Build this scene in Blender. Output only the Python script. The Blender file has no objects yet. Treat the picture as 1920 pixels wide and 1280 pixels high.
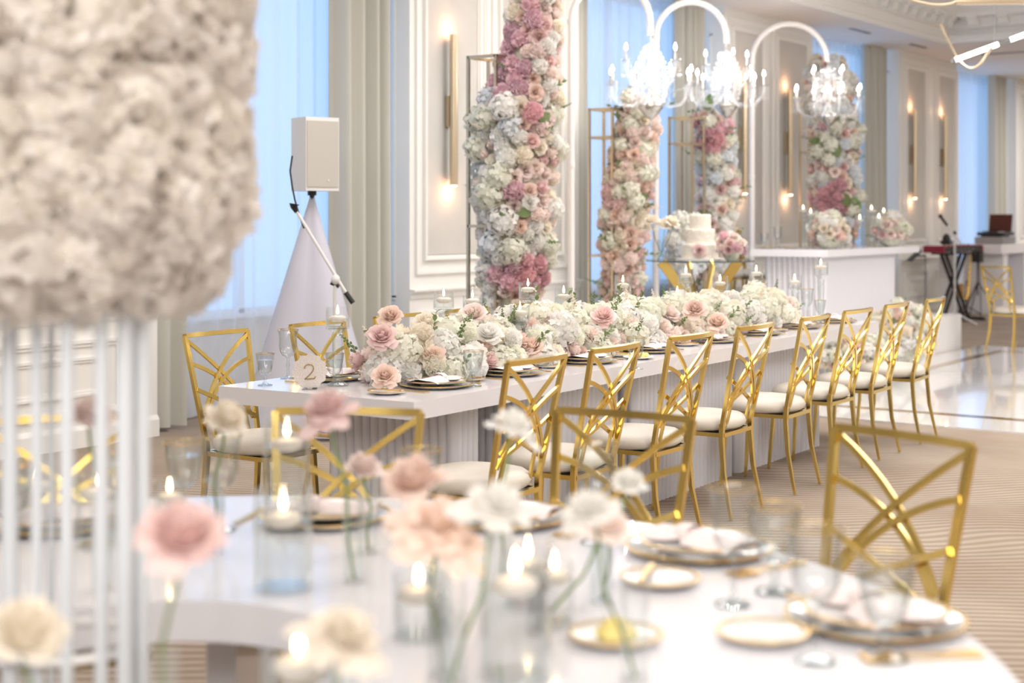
import bpy, math, random
from mathutils import Vector, Matrix
PI = math.pi
sin, cos = math.sin, math.cos
S = bpy.context.scene
C = S.collection

# ------------------------------------------------------------------ camera, world, lights, exposure
F, CX0, HOR, EYE = 2800.0, 960.0, 406.0, 1.46
TH = math.radians(35.4)            # angle between the lens axis and the long window wall (world X)
CT, ST = cos(TH), sin(TH)
cam_d = bpy.data.cameras.new('camera')
cam = bpy.data.objects.new('camera', cam_d); C.objects.link(cam)
cam.location = (0, 0, EYE)
cam.rotation_euler = (PI / 2, 0, TH - PI / 2)
cam_d.sensor_width = 36.0
cam_d.lens = F / 1920 * 36
cam_d.shift_y = -(640 - HOR) / 1920
cam_d.clip_start = 0.05
cam_d.dof.use_dof = True
cam_d.dof.focus_distance = 7.0
cam_d.dof.aperture_fstop = 2.1
S.camera = cam
S.view_settings.view_transform = 'Standard'
S.view_settings.look = 'None'
S.view_settings.gamma = 1
S.view_settings.use_curve_mapping = False
S.view_settings.exposure = -0.06
S.cycles.max_bounces = 8
S.cycles.use_adaptive_sampling = True
S.cycles.adaptive_threshold = 0.03
S.cycles.diffuse_bounces = 4
S.cycles.glossy_bounces = 4
S.cycles.transparent_max_bounces = 18
S.cycles.caustics_reflective = False
S.cycles.caustics_refractive = False
S.cycles.sample_clamp_indirect = 6

wd = bpy.data.worlds.new('World'); S.world = wd; wd.use_nodes = True
wd.node_tree.nodes['Background'].inputs[0].default_value = (0.42, 0.65, 1.0, 1)
wd.node_tree.nodes['Background'].inputs[1].default_value = 1.65

def light(name, typ, loc, power, col=(1, 1, 1), size=1.0, size_y=None, rot=(0, 0, 0), **kw):
    d = bpy.data.lights.new(name, typ); d.energy = power; d.color = col
    if typ == 'AREA':
        d.size = size
        if size_y: d.shape = 'RECTANGLE'; d.size_y = size_y
    elif typ in ('POINT', 'SPOT'):
        d.shadow_soft_size = size
    for k, v in kw.items(): setattr(d, k, v)
    o = bpy.data.objects.new(name, d); C.objects.link(o)
    o.location = loc; o.rotation_euler = rot
    return o
WARM = (1.0, 0.965, 0.94)
for (lx, ly, pw) in ((2.2, 3.4, 34), (2.5, -1.6, 28), (-5.5, 0.5, 150), (6.5, 4.8, 115), (6.0, 0.5, 125), (11.0, 4.8, 135), (11.5, 0.5, 165), (17.0, -0.5, 240), (25.5, 5.0, 130), (25.5, 1.5, 150)):
    light('ceiling_fill', 'AREA', (lx, ly, 4.2 if lx < 19 else 3.75), pw, WARM, 2.6, 2.6)  # area lamps added out of view at ceiling height; frontmost brightens the front wall
light('ceiling_fill', 'AREA', (-1.4, -1.8, 4.1), 470, (1.0, 0.98, 0.96), 2.4, 7.0, (0, -0.8, 0))  # tilted fill lamp added behind the lens, no real fixture

# ------------------------------------------------------------------ pixel helpers (plan positions measured from the photograph)
def cw(cx, cz): return (ST * cx + CT * cz, -CT * cx + ST * cz)
def pz(px, Z): return cw((px - CX0) / F * Z, Z)
def hy(y, Z): return EYE - (y - HOR) * Z / F
def zy(y, h): return F * (EYE - h) / (y - HOR)
def gp(px, y, h): return pz(px, zy(y, h))
def wallx(px, Y):
    a = (px - CX0) / F
    return Y * (ST * a + CT) / (ST - CT * a)

# ------------------------------------------------------------------ materials
def rgb(r, g, b):
    f = lambda c: ((c / 255) / 12.92 if c / 255 <= 0.04045 else ((c / 255 + 0.055) / 1.055) ** 2.4)
    return (f(r), f(g), f(b), 1)
def new_mat(name):
    m = bpy.data.materials.new(name); m.use_nodes = True
    nt = m.node_tree; nt.nodes.clear()
    out = nt.nodes.new('ShaderNodeOutputMaterial')
    return m, nt, out
def N(nt, typ, **kw):
    n = nt.nodes.new(typ)
    for k, v in kw.items():
        if k.startswith('i_'):
            key = k[2:]; key = int(key) if key.isdigit() else key.replace('_', ' ')
            n.inputs[key].default_value = v
        else: setattr(n, k, v)
    return n
def pbr(name, col, rough=0.5, metal=0.0, noise=0.0, nscale=8.0, bump=0.0, bscale=60.0, spec=0.5, rand=0.0, sheen=0.0, coat=0.0, col2=None, sss=0.0):
    m, nt, out = new_mat(name)
    b = N(nt, 'ShaderNodeBsdfPrincipled'); L = nt.links.new
    b.inputs['Roughness'].default_value = rough; b.inputs['Metallic'].default_value = metal
    b.inputs['Specular IOR Level'].default_value = spec
    b.inputs['Sheen Weight'].default_value = sheen; b.inputs['Coat Weight'].default_value = coat
    b.inputs['Base Color'].default_value = col
    tc = N(nt, 'ShaderNodeTexCoord')
    src = None
    if noise > 0 or col2:
        n = N(nt, 'ShaderNodeTexNoise'); n.inputs['Scale'].default_value = nscale; n.inputs['Detail'].default_value = 3
        L(tc.outputs['Object'], n.inputs['Vector'])
        mx = N(nt, 'ShaderNodeMix', data_type='RGBA')
        c2 = col2 or tuple(c * (1 - noise) for c in col[:3]) + (1,)
        mx.inputs[6].default_value = col; mx.inputs[7].default_value = c2
        cr = N(nt, 'ShaderNodeMapRange'); cr.inputs[1].default_value = 0.35; cr.inputs[2].default_value = 0.65
        L(n.outputs['Fac'], cr.inputs[0]); L(cr.outputs[0], mx.inputs[0])
        src = mx.outputs[2]
    if rand > 0:
        oi = N(nt, 'ShaderNodeObjectInfo'); hs = N(nt, 'ShaderNodeHueSaturation')
        mr = N(nt, 'ShaderNodeMapRange'); mr.inputs[3].default_value = 1 - rand; mr.inputs[4].default_value = 1 + rand * 0.4
        mr2 = N(nt, 'ShaderNodeMapRange'); mr2.inputs[3].default_value = 0.5 - rand * 0.06; mr2.inputs[4].default_value = 0.5 + rand * 0.06
        L(oi.outputs['Random'], mr.inputs[0]); L(oi.outputs['Random'], mr2.inputs[0])
        L(mr.outputs[0], hs.inputs['Value']); L(mr2.outputs[0], hs.inputs['Hue'])
        if src: L(src, hs.inputs['Color'])
        else: hs.inputs['Color'].default_value = col
        src = hs.outputs[0]
    if src: L(src, b.inputs['Base Color'])
    if bump > 0:
        n2 = N(nt, 'ShaderNodeTexNoise'); n2.inputs['Scale'].default_value = bscale; n2.inputs['Detail'].default_value = 4
        L(tc.outputs['Object'], n2.inputs['Vector'])
        bp = N(nt, 'ShaderNodeBump'); bp.inputs['Strength'].default_value = bump; bp.inputs['Distance'].default_value = 0.01
        L(n2.outputs['Fac'], bp.inputs['Height']); L(bp.outputs[0], b.inputs['Normal'])
    if sss > 0:      # thin petals and wax let light through
        tr = N(nt, 'ShaderNodeBsdfTranslucent'); ms = N(nt, 'ShaderNodeMixShader'); ms.inputs[0].default_value = sss
        if src: L(src, tr.inputs['Color'])
        else: tr.inputs['Color'].default_value = col
        L(b.outputs[0], ms.inputs[1]); L(tr.outputs[0], ms.inputs[2]); L(ms.outputs[0], out.inputs[0])
    else:
        L(b.outputs[0], out.inputs[0])
    return m
def glass(name, tint=(0.97, 0.985, 0.98, 1), edge=(0.52, 0.57, 0.58, 1), gloss=1.0, ior=1.6):
    m, nt, out = new_mat(name); L = nt.links.new
    lw = N(nt, 'ShaderNodeLayerWeight'); lw.inputs['Blend'].default_value = 0.35
    mx = N(nt, 'ShaderNodeMix', data_type='RGBA'); mx.inputs[6].default_value = tint; mx.inputs[7].default_value = edge
    pw = N(nt, 'ShaderNodeMath', operation='POWER'); pw.inputs[1].default_value = 1.65
    L(lw.outputs['Facing'], pw.inputs[0]); L(pw.outputs[0], mx.inputs[0])
    t = N(nt, 'ShaderNodeBsdfTransparent'); g = N(nt, 'ShaderNodeBsdfGlossy'); g.inputs['Roughness'].default_value = 0.03
    g.inputs['Color'].default_value = (gloss, gloss, gloss, 1)
    p5 = N(nt, 'ShaderNodeMath', operation='POWER'); p5.inputs[1].default_value = 3.0; L(lw.outputs['Facing'], p5.inputs[0])
    f0 = ((ior - 1) / (ior + 1)) ** 2
    fr = N(nt, 'ShaderNodeMath', operation='MULTIPLY_ADD'); fr.inputs[1].default_value = 0.7; fr.inputs[2].default_value = f0; L(p5.outputs[0], fr.inputs[0])
    ms = N(nt, 'ShaderNodeMixShader')
    lw.inputs['Blend'].default_value = 0.5; L(mx.outputs[2], t.inputs[0]); L(fr.outputs[0], ms.inputs[0]); L(t.outputs[0], ms.inputs[1]); L(g.outputs[0], ms.inputs[2]); L(ms.outputs[0], out.inputs[0])
    return m
def emit(name, col, strength, sampled=False):
    m, nt, out = new_mat(name)
    e = N(nt, 'ShaderNodeEmission'); e.inputs[0].default_value = col; e.inputs[1].default_value = strength
    nt.links.new(e.outputs[0], out.inputs[0])
    if not sampled: m.cycles.emission_sampling = 'NONE'
    return m

M = {}
M['gold'] = pbr('polished_gold', (0.82, 0.61, 0.20, 1), 0.18, 1.0)
M['gold_satin'] = pbr('satin_gold', (0.66, 0.55, 0.39, 1), 0.36, 1.0)
M['gold_trim'] = pbr('gold_rim', (0.85, 0.58, 0.2, 1), 0.2, 1.0)
M['chrome'] = pbr('chrome', (0.8, 0.8, 0.8, 1), 0.12, 1.0)
M['cushion'] = pbr('ivory_leather', rgb(222, 214, 200), 0.5, bump=0.15, bscale=90)
M['white_lacquer'] = pbr('white_lacquer', rgb(236, 234, 238), 0.16, coat=0.3, noise=0.02, nscale=2)
M['white_matte'] = pbr('white_matte', rgb(236, 233, 230), 0.6, noise=0.02)
M['flute'] = pbr('fluted_panel_paint', rgb(222, 220, 224), 0.5)
M['wall'] = pbr('wall_paint', rgb(243, 241, 236), 0.55, noise=0.02, nscale=2)
M['trim'] = pbr('trim_paint', rgb(245, 243, 239), 0.45)
M['fabric'] = pbr('panel_fabric', rgb(212, 209, 203), 0.85, noise=0.06, nscale=3, bump=0.2, bscale=300)
M['ceiling'] = pbr('ceiling_paint', rgb(240, 236, 232), 0.7)
M['rod'] = pbr('rod_paint', rgb(214, 218, 222), 0.4)
M['dark'] = pbr('black_plastic', rgb(28, 28, 30), 0.45)
M['grey'] = pbr('grey_metal', rgb(150, 150, 150), 0.4, 0.6)
M['steel'] = pbr('brushed_steel', (0.6, 0.58, 0.55, 1), 0.25, 1.0)
M['drape'] = pbr('drape_cloth', rgb(200, 198, 188), 0.9, bump=0.2, bscale=200, sheen=0.2)
M['speaker'] = pbr('speaker_white', rgb(226, 224, 222), 0.5)
M['grille'] = pbr('speaker_grille', rgb(196, 190, 180), 0.6, bump=0.4, bscale=400)
M['plate'] = pbr('porcelain', rgb(244, 242, 240), 0.15, coat=0.4)
M['napkin'] = pbr('pale_pink_linen', rgb(244, 230, 228), 0.85, bump=0.3, bscale=120)
M['butter'] = pbr('butter', rgb(246, 226, 140), 0.4, bump=0.4, bscale=40)
M['wax'] = pbr('candle_wax', rgb(250, 244, 236), 0.5, sss=0.45)
M['glass'] = glass('clear_glass', tint=(0.93, 0.95, 0.95, 1), edge=(0.34, 0.39, 0.41, 1), ior=1.7)
M['glass_thick'] = glass('thick_glass', tint=(0.95, 0.97, 0.965, 1), edge=(0.60, 0.65, 0.65, 1), ior=1.7)
M['vase'] = glass('vase_glass', tint=(0.985, 0.99, 0.99, 1), edge=(0.88, 0.90, 0.90, 1), gloss=1.0, ior=1.5)
M['charger'] = glass('charger_glass', tint=(0.98, 0.985, 0.985, 1), edge=(0.93, 0.94, 0.94, 1), ior=1.4)
M['water'] = glass('water', tint=(0.97, 0.985, 0.985, 1), edge=(0.93, 0.95, 0.95, 1), ior=1.2)
M['crystal'] = glass('crystal', tint=(0.95, 0.96, 0.97, 1), edge=(0.92, 0.93, 0.95, 1), gloss=1.0, ior=2.1)
M['pane'] = glass('window_pane', tint=(0.98, 0.99, 1, 1), edge=(0.9, 0.93, 0.95, 1), ior=1.25)
M['tabletop_glass'] = glass('smoked_table_glass', tint=(0.72, 0.78, 0.78, 1), edge=(0.15, 0.2, 0.22, 1), ior=1.6)
M['flame'] = emit('flame', (1, 0.72, 0.38, 1), 26)
M['bulb'] = emit('bulb', (1, 0.93, 0.85, 1), 60)
M['led'] = emit('led_tube', (1, 0.97, 0.92, 1), 12)
M['lampglow'] = emit('lamp_lens', (1, 0.72, 0.45, 1), 25)
M['cake'] = pbr('textured_icing', rgb(240, 232, 218), 0.7, bump=0.9, bscale=70)
M['leaf'] = pbr('leaf_green', rgb(118, 136, 84), 0.5, rand=0.25, sss=0.25)
M['stem'] = pbr('stem_green', rgb(112, 134, 82), 0.5, rand=0.2)
M['filler'] = pbr('moss_filler', rgb(226, 226, 208), 0.9, noise=0.3, nscale=30)
M['laptop'] = pbr('brown_lid', rgb(82, 34, 26), 0.35)
M['red'] = pbr('red_panel', rgb(150, 30, 48), 0.4)
M['cone'] = pbr('stretch_cloth', rgb(226, 226, 236), 0.7, bump=0.1, bscale=20, sss=0.3)
M['card'] = pbr('pearl_card', rgb(240, 230, 222), 0.5, bump=0.8, bscale=220)
M['wick'] = pbr('wick', rgb(50, 40, 35), 0.9)
M['tube_white'] = pbr('arch_tube', rgb(242, 236, 232), 0.45)
PETAL = {
 'white': pbr('petal_white', rgb(250, 248, 243), 0.6, rand=0.04, sss=0.4),
 'hyd': pbr('petal_hydrangea', rgb(250, 248, 238), 0.6, rand=0.05, sss=0.42, col2=rgb(243, 243, 226), nscale=9),
 'cream': pbr('petal_cream', rgb(251, 243, 229), 0.6, rand=0.05, sss=0.4),
 'blush': pbr('petal_blush', rgb(252, 237, 230), 0.6, rand=0.08, sss=0.3),
 'peach': pbr('petal_peach', rgb(251, 229, 216), 0.6, rand=0.08, sss=0.3),
 'pink': pbr('petal_pink', rgb(248, 222, 218), 0.6, rand=0.10, sss=0.3),
 'mauve': pbr('petal_mauve', rgb(240, 206, 213), 0.6, rand=0.14, sss=0.25),
 'rosy': pbr('petal_rosy', rgb(234, 190, 195), 0.6, rand=0.14, sss=0.25),
 'ivory': pbr('petal_ivory', rgb(253, 248, 242), 0.6, rand=0.05, sss=0.42, col2=rgb(248, 240, 229), nscale=9),
 'cool': pbr('petal_cool_white', rgb(240, 243, 245), 0.6, rand=0.05, sss=0.3),
}

def sheer_mat():
    m, nt, out = new_mat('sheer_curtain'); L = nt.links.new
    t = N(nt, 'ShaderNodeBsdfTransparent'); t.inputs[0].default_value = (1, 1, 1, 1)
    d = N(nt, 'ShaderNodeBsdfDiffuse'); d.inputs[0].default_value = rgb(240, 243, 250)
    tl = N(nt, 'ShaderNodeBsdfTranslucent'); tl.inputs[0].default_value = rgb(240, 246, 255)
    m1 = N(nt, 'ShaderNodeMixShader'); m1.inputs[0].default_value = 0.55
    L(d.outputs[0], m1.inputs[1]); L(tl.outputs[0], m1.inputs[2])
    lw = N(nt, 'ShaderNodeLayerWeight'); lw.inputs['Blend'].default_value = 0.5
    mr = N(nt, 'ShaderNodeMapRange'); mr.inputs[3].default_value = 0.60; mr.inputs[4].default_value = 0.97
    L(lw.outputs['Facing'], mr.inputs[0])
    m2 = N(nt, 'ShaderNodeMixShader'); L(mr.outputs[0], m2.inputs[0])
    L(t.outputs[0], m2.inputs[1]); L(m1.outputs[0], m2.inputs[2]); L(m2.outputs[0], out.inputs[0])
    return m
M['sheer'] = sheer_mat()

def carpet_mat():
    m, nt, out = new_mat('carved_carpet'); L = nt.links.new
    b = N(nt, 'ShaderNodeBsdfPrincipled'); b.inputs['Roughness'].default_value = 0.95; b.inputs['Specular IOR Level'].default_value = 0.1
    tc = N(nt, 'ShaderNodeTexCoord')
    big = N(nt, 'ShaderNodeTexNoise'); big.inputs['Scale'].default_value = 0.55; big.inputs['Detail'].default_value = 1
    L(tc.outputs['Object'], big.inputs['Vector'])
    sep = N(nt, 'ShaderNodeSeparateXYZ'); L(tc.outputs['Object'], sep.inputs[0])
    # carved lines: sin(k * (x*0.75 - y*0.45 + warp))
    a1 = N(nt, 'ShaderNodeMath', operation='MULTIPLY'); a1.inputs[1].default_value = 0.815; L(sep.outputs[0], a1.inputs[0])
    a2 = N(nt, 'ShaderNodeMath', operation='MULTIPLY_ADD'); a2.inputs[1].default_value = 0.579; L(sep.outputs[1], a2.inputs[0]); L(a1.outputs[0], a2.inputs[2])
    a3 = N(nt, 'ShaderNodeMath', operation='MULTIPLY_ADD'); a3.inputs[1].default_value = 0.9; L(big.outputs['Fac'], a3.inputs[0]); L(a2.outputs[0], a3.inputs[2])
    a4 = N(nt, 'ShaderNodeMath', operation='MULTIPLY'); a4.inputs[1].default_value = 100; L(a3.outputs[0], a4.inputs[0])
    sn = N(nt, 'ShaderNodeMath', operation='SINE'); L(a4.outputs[0], sn.inputs[0])
    mr = N(nt, 'ShaderNodeMapRange'); mr.inputs[1].default_value = -0.8; mr.inputs[2].default_value = 0.8; L(sn.outputs[0], mr.inputs[0])
    mx = N(nt, 'ShaderNodeMix', data_type='RGBA'); mx.inputs[6].default_value = rgb(158, 144, 129); mx.inputs[7].default_value = rgb(180, 166, 151)
    L(mr.outputs[0], mx.inputs[0])
    n2 = N(nt, 'ShaderNodeTexNoise'); n2.inputs['Scale'].default_value = 1.3; n2.inputs['Detail'].default_value = 3; L(tc.outputs['Object'], n2.inputs['Vector'])
    mx2 = N(nt, 'ShaderNodeMix', data_type='RGBA', blend_type='MULTIPLY'); mx2.inputs[0].default_value = 1
    cr = N(nt, 'ShaderNodeValToRGB'); cr.color_ramp.elements[0].position = 0.35; cr.color_ramp.elements[0].color = (0.84, 0.8, 0.78, 1)
    cr.color_ramp.elements[1].position = 0.65; cr.color_ramp.elements[1].color = (1, 1, 1, 1)
    L(n2.outputs['Fac'], cr.inputs[0]); L(mx.outputs[2], mx2.inputs[6]); L(cr.outputs[0], mx2.inputs[7]); L(mx2.outputs[2], b.inputs['Base Color'])
    bp = N(nt, 'ShaderNodeBump'); bp.inputs['Strength'].default_value = 0.5; bp.inputs['Distance'].default_value = 0.004
    L(mr.outputs[0], bp.inputs['Height']); L(bp.outputs[0], b.inputs['Normal']); L(b.outputs[0], out.inputs[0])
    return m
M['carpet'] = carpet_mat()
M['dance'] = pbr('white_gloss_vinyl', rgb(238, 236, 236), 0.08, coat=0.6)
M['dance_line'] = pbr('mirror_gold_strip', (0.62, 0.48, 0.3, 1), 0.12, 1.0)

# ------------------------------------------------------------------ mesh builder
class MB:
    def __init__(s): s.v = []; s.f = []
    def add(s, vs, fs):
        o = len(s.v); s.v += [tuple(p) for p in vs]; s.f += [tuple(i + o for i in f) for f in fs]; return s
    def box(s, cx, cy, cz, sx, sy, sz, rz=0, m=None):
        vs = []
        for dz in (-.5, .5):
            for dx, dy in ((-.5, -.5), (.5, -.5), (.5, .5), (-.5, .5)):
                x, y = dx * sx, dy * sy
                p = Vector((cx + x * cos(rz) - y * sin(rz), cy + x * sin(rz) + y * cos(rz), cz + dz * sz))
                vs.append(m @ p if m else p)
        return s.add(vs, [(3, 2, 1, 0), (4, 5, 6, 7), (0, 1, 5, 4), (1, 2, 6, 5), (2, 3, 7, 6), (3, 0, 4, 7)])
    def sweep(s, pts, sec, nrm=None, scale=None, caps=True, closed=False):
        pts = [Vector(p) for p in pts]; n = len(pts); k = len(sec); vs = []
        prev = None
        for i, p in enumerate(pts):
            if closed: t = pts[(i + 1) % n] - pts[i - 1]
            else: t = pts[min(i + 1, n - 1)] - pts[max(i - 1, 0)]
            t.normalize()
            ref = Vector(nrm) if nrm is not None else (prev if prev is not None else (Vector((0, 0, 1)) if abs(t.z) < .9 else Vector((1, 0, 0))))
            b = ref - t * ref.dot(t)
            if b.length < 1e-6: b = t.orthogonal()
            b.normalize(); prev = b
            a = t.cross(b)
            sc = 1 if scale is None else (scale[i] if isinstance(scale, (list, tuple)) else scale)
            for (u, w) in sec: vs.append(p + a * (u * sc) + b * (w * sc))
        fs = []
        m_ = n if closed else n - 1
        for i in range(m_):
            j = (i + 1) % n
            for q in range(k):
                r = (q + 1) % k
                fs.append((i * k + q, i * k + r, j * k + r, j * k + q))
        if caps and not closed:
            fs.append(tuple(range(k - 1, -1, -1))); fs.append(tuple((n - 1) * k + q for q in range(k)))
        return s.add(vs, fs)
    def tube(s, pts, r, n=8, **kw):
        sec = [(cos(2 * PI * i / n), sin(2 * PI * i / n)) for i in range(n)]
        sc = r if isinstance(r, (list, tuple)) else [r] * len(pts)
        return s.sweep(pts, sec, scale=list(sc), **kw)
    def bar(s, pts, w, t, nrm=None, scale=None, **kw):
        return s.sweep(pts, [(-w / 2, -t / 2), (w / 2, -t / 2), (w / 2, t / 2), (-w / 2, t / 2)], nrm=nrm, scale=scale, **kw)
    def lathe(s, prof, n=20, c=(0, 0, 0), wob=None):
        k = len(prof); vs = []
        for i in range(n):
            a = 2 * PI * i / n
            for (r, z) in prof:
                q = r * (1 + (wob(a, z) if wob else 0))
                vs.append((c[0] + q * cos(a), c[1] + q * sin(a), c[2] + z))
        fs = []
        for i in range(n):
            j = (i + 1) % n
            for q in range(k - 1):
                if prof[q][0] < 1e-6 and prof[q + 1][0] < 1e-6: continue
                if prof[q][0] < 1e-6: fs.append((i * k + q, j * k + q + 1, i * k + q + 1))
                elif prof[q + 1][0] < 1e-6: fs.append((i * k + q, j * k + q, i * k + q + 1))
                else: fs.append((i * k + q, j * k + q, j * k + q + 1, i * k + q + 1))
        return s.add(vs, fs)
    def ell(s, c, r, nu=10, nv=6):
        prof = [(sin(PI * i / nv), -cos(PI * i / nv)) for i in range(nv + 1)]
        o = len(s.v); s.lathe(prof, nu)
        for i in range(o, len(s.v)):
            x, y, z = s.v[i]; s.v[i] = (c[0] + x * r[0], c[1] + y * r[1], c[2] + z * r[2])
        return s
    def prism(s, poly, z0, z1):
        n = len(poly)
        vs = [(x, y, z0) for x, y in poly] + [(x, y, z1) for x, y in poly]
        fs = [tuple(range(n - 1, -1, -1)), tuple(range(n, 2 * n))] + [(i, (i + 1) % n, n + (i + 1) % n, n + i) for i in range(n)]
        return s.add(vs, fs)
    def grid(s, fn, nu, nv):
        vs = [fn(i / nu, j / nv) for i in range(nu + 1) for j in range(nv + 1)]
        fs = [(i * (nv + 1) + j, (i + 1) * (nv + 1) + j, (i + 1) * (nv + 1) + j + 1, i * (nv + 1) + j + 1) for i in range(nu) for j in range(nv)]
        return s.add(vs, fs)
    def join(s, o, m):
        return s.add([m @ Vector(p) for p in o.v], o.f)
    def mesh(s, name, mat, smooth=35):
        me = bpy.data.meshes.new(name); me.from_pydata(s.v, [], s.f)
        me.materials.append(mat)
        if smooth:
            me.polygons.foreach_set('use_smooth', [True] * len(me.polygons))
            me.set_sharp_from_angle(angle=math.radians(smooth))
        me.update(); return me

LABELS = {}
def obj(name, me, parent=None, loc=None, rot=None, scale=None, kind=None, label=None):
    if isinstance(me, MB): raise TypeError
    o = bpy.data.objects.new(name, me); C.objects.link(o)
    if parent: o.parent = parent
    if loc is not None: o.location = loc
    if rot is not None: o.rotation_euler = rot
    if scale is not None: o.scale = (scale,) * 3 if not isinstance(scale, (tuple, list)) else scale
    if kind: o['kind'] = kind
    if label: o['label'] = label
    return o
def tag(o, label, cat, group=None):
    nw = len(label.split())
    if not (4 <= nw <= 16): print('LABEL LENGTH', nw, label)
    if label in LABELS and LABELS[label] != (group or 1): print('DUP LABEL', label)
    LABELS[label] = group or 1
    o['label'] = label; o['category'] = cat
    if group: o['group'] = group
    return o
def thing(name, label, cat, loc, rz=0, group=None, scale=None, me=None):
    return tag(obj(name, me, None, loc, (0, 0, rz), scale), label, cat, group)
def struct(name, me, **kw):
    return obj(name, me, kind='structure', **kw)
def build(tree, parent, scale=None):
    """tree: list of (name, mesh, [children], optional loc, optional label)"""
    for t in tree:
        o = obj(t[0], t[1], parent)
        if len(t) > 3 and t[3] is not None: o.location = t[3]
        if len(t) > 4: o['label'] = t[4]
        if t[0] in ('crystal_drops', 'crystal_strands'): o['kind'] = 'stuff'
        if len(t) > 2 and t[2]: build(t[2], o)
ORD = ['nearest', 'second', 'third', 'fourth', 'fifth', 'sixth', 'seventh', 'eighth', 'ninth', 'tenth', 'eleventh', 'twelfth', 'thirteenth']

# ------------------------------------------------------------------ setting
WY, CH = 7.70, 3.80            # window wall plane, soffit height
WIN = [(6.75, 9.40), (11.93, 14.90), (17.23, 20.20), (22.60, 25.60)]
XA, XB, YA, YB = -9.0, 31.0, -5.0, 8.35
struct('floor', MB().box((XA + XB) / 2, (YA + YB) / 2, -0.05, XB - XA, YB - YA, 0.1).mesh('floor', M['carpet'], 0))

def wall_frame(x0, x1, z0, z1, w, d, y=WY):
    m = MB()
    for (a, dd) in ((0, d), (w * 0.45, d * 0.55)):
        ww = w * 0.45
        xa, xb, za, zb = x0 + a, x1 - a, z0 + a, z1 - a
        m.box((xa + xb) / 2, y - dd / 2, za + ww / 2, xb - xa, dd, ww); m.box((xa + xb) / 2, y - dd / 2, zb - ww / 2, xb - xa, dd, ww)
        m.box(xa + ww / 2, y - dd / 2, (za + zb) / 2, ww, dd, zb - za - 2 * ww); m.box(xb - ww / 2, y - dd / 2, (za + zb) / 2, ww, dd, zb - za - 2 * ww)
    return m.mesh('panel_moulding', M['trim'], 0)
segs = []; x = XA
for a, b in WIN: segs.append((x, a)); x = b
segs.append((x, XB))
wm = MB()
for a, b in segs: wm.box((a + b) / 2, (WY + YB) / 2, CH / 2, b - a, YB - WY, CH)
for a, b in WIN: wm.box((a + b) / 2, YB - 0.05, 0.35, b - a, 0.10, 0.70)
wall = struct('wall_left', wm.mesh('wall_left', M['wall'], 0))
def rail(a, b, z, prof, name):
    m = MB()
    m.add([(xx, WY - d, z + zz) for xx in (a, b) for (d, zz) in prof], [tuple(range(len(prof))), tuple(range(2 * len(prof) - 1, len(prof) - 1, -1))] +
          [(i, len(prof) + i, len(prof) + (i + 1) % len(prof), (i + 1) % len(prof)) for i in range(len(prof))])
    return m.mesh(name, M['trim'], 25)
RAILP = [(0, 0), (0.012, 0), (0.018, 0.03), (0.03, 0.045), (0.055, 0.06), (0.055, 0.075), (0.0, 0.08)]
BASEP = [(0, 0), (0.022, 0), (0.022, 0.11), (0.012, 0.13), (0.0, 0.14)]
for a, b in segs:
    obj('chair_rail', rail(a, b, 0.79, RAILP, 'chair_rail'), wall)
    obj('baseboard', rail(a, b, 0.0, BASEP, 'baseboard'), wall)
FAB = [(wallx(800, WY), wallx(893, WY)), (wallx(940, WY), wallx(1050, WY)), (wallx(1376, WY), wallx(1428, WY)), (wallx(1459, WY), wallx(1511, WY)),
       (wallx(1700, WY), wallx(1733, WY)), (wallx(1759, WY), wallx(1788, WY)), (wallx(1914, WY), wallx(1914, WY) + 0.9), (27.6, 29.0),
       (-3.2, -1.4), (-1.0, 0.8), (1.2, 3.0), (3.4, wallx(200, WY) + 0.02)]
for a, b in FAB:
    obj('fabric_panel', MB().box((a + b) / 2, WY - 0.006, 2.35, b - a, 0.012, 2.41).mesh('fabric_panel', M['fabric'], 0), wall)
    obj('panel_moulding', wall_frame(a - 0.045, b + 0.045, 1.10, 3.60, 0.045, 0.03), wall)
    obj('panel_moulding', wall_frame(a - 0.15, b + 0.15, 0.985, 3.70, 0.05, 0.022), wall)
    obj('panel_moulding', wall_frame(a - 0.10, b + 0.10, 0.20, 0.68, 0.05, 0.024), wall)
    obj('panel_moulding', wall_frame(a + 0.02, b - 0.02, 0.32, 0.57, 0.04, 0.02), wall)
# jamb trims on the far side of each recess (faces the camera)
for a, b in WIN:
    m = MB(); m.box(b - 0.008, WY + 0.16, 2.15, 0.016, 0.03, 2.7); m.box(b - 0.008, WY + 0.30, 2.15, 0.016, 0.03, 2.7)
    m.box(b - 0.008, WY + 0.23, 3.5, 0.016, 0.17, 0.03); m.box(b - 0.008, WY + 0.23, 0.8, 0.016, 0.17, 0.03)
    obj('jamb_moulding', m.mesh('jamb_moulding', M['trim'], 0), wall)

for i, (nm, bx) in enumerate((('wall_right', (11.0, YA - 0.05, 2.2, 40, 0.1, 4.4)), ('wall_back', (XB + 0.05, 1.65, 2.2, 0.1, 13.4, 4.4)), ('wall_front', (XA - 0.05, 1.65, 2.2, 0.1, 13.4, 4.4)))):
    struct(nm, MB().box(*bx).mesh(nm, M['wall'], 0))

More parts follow.
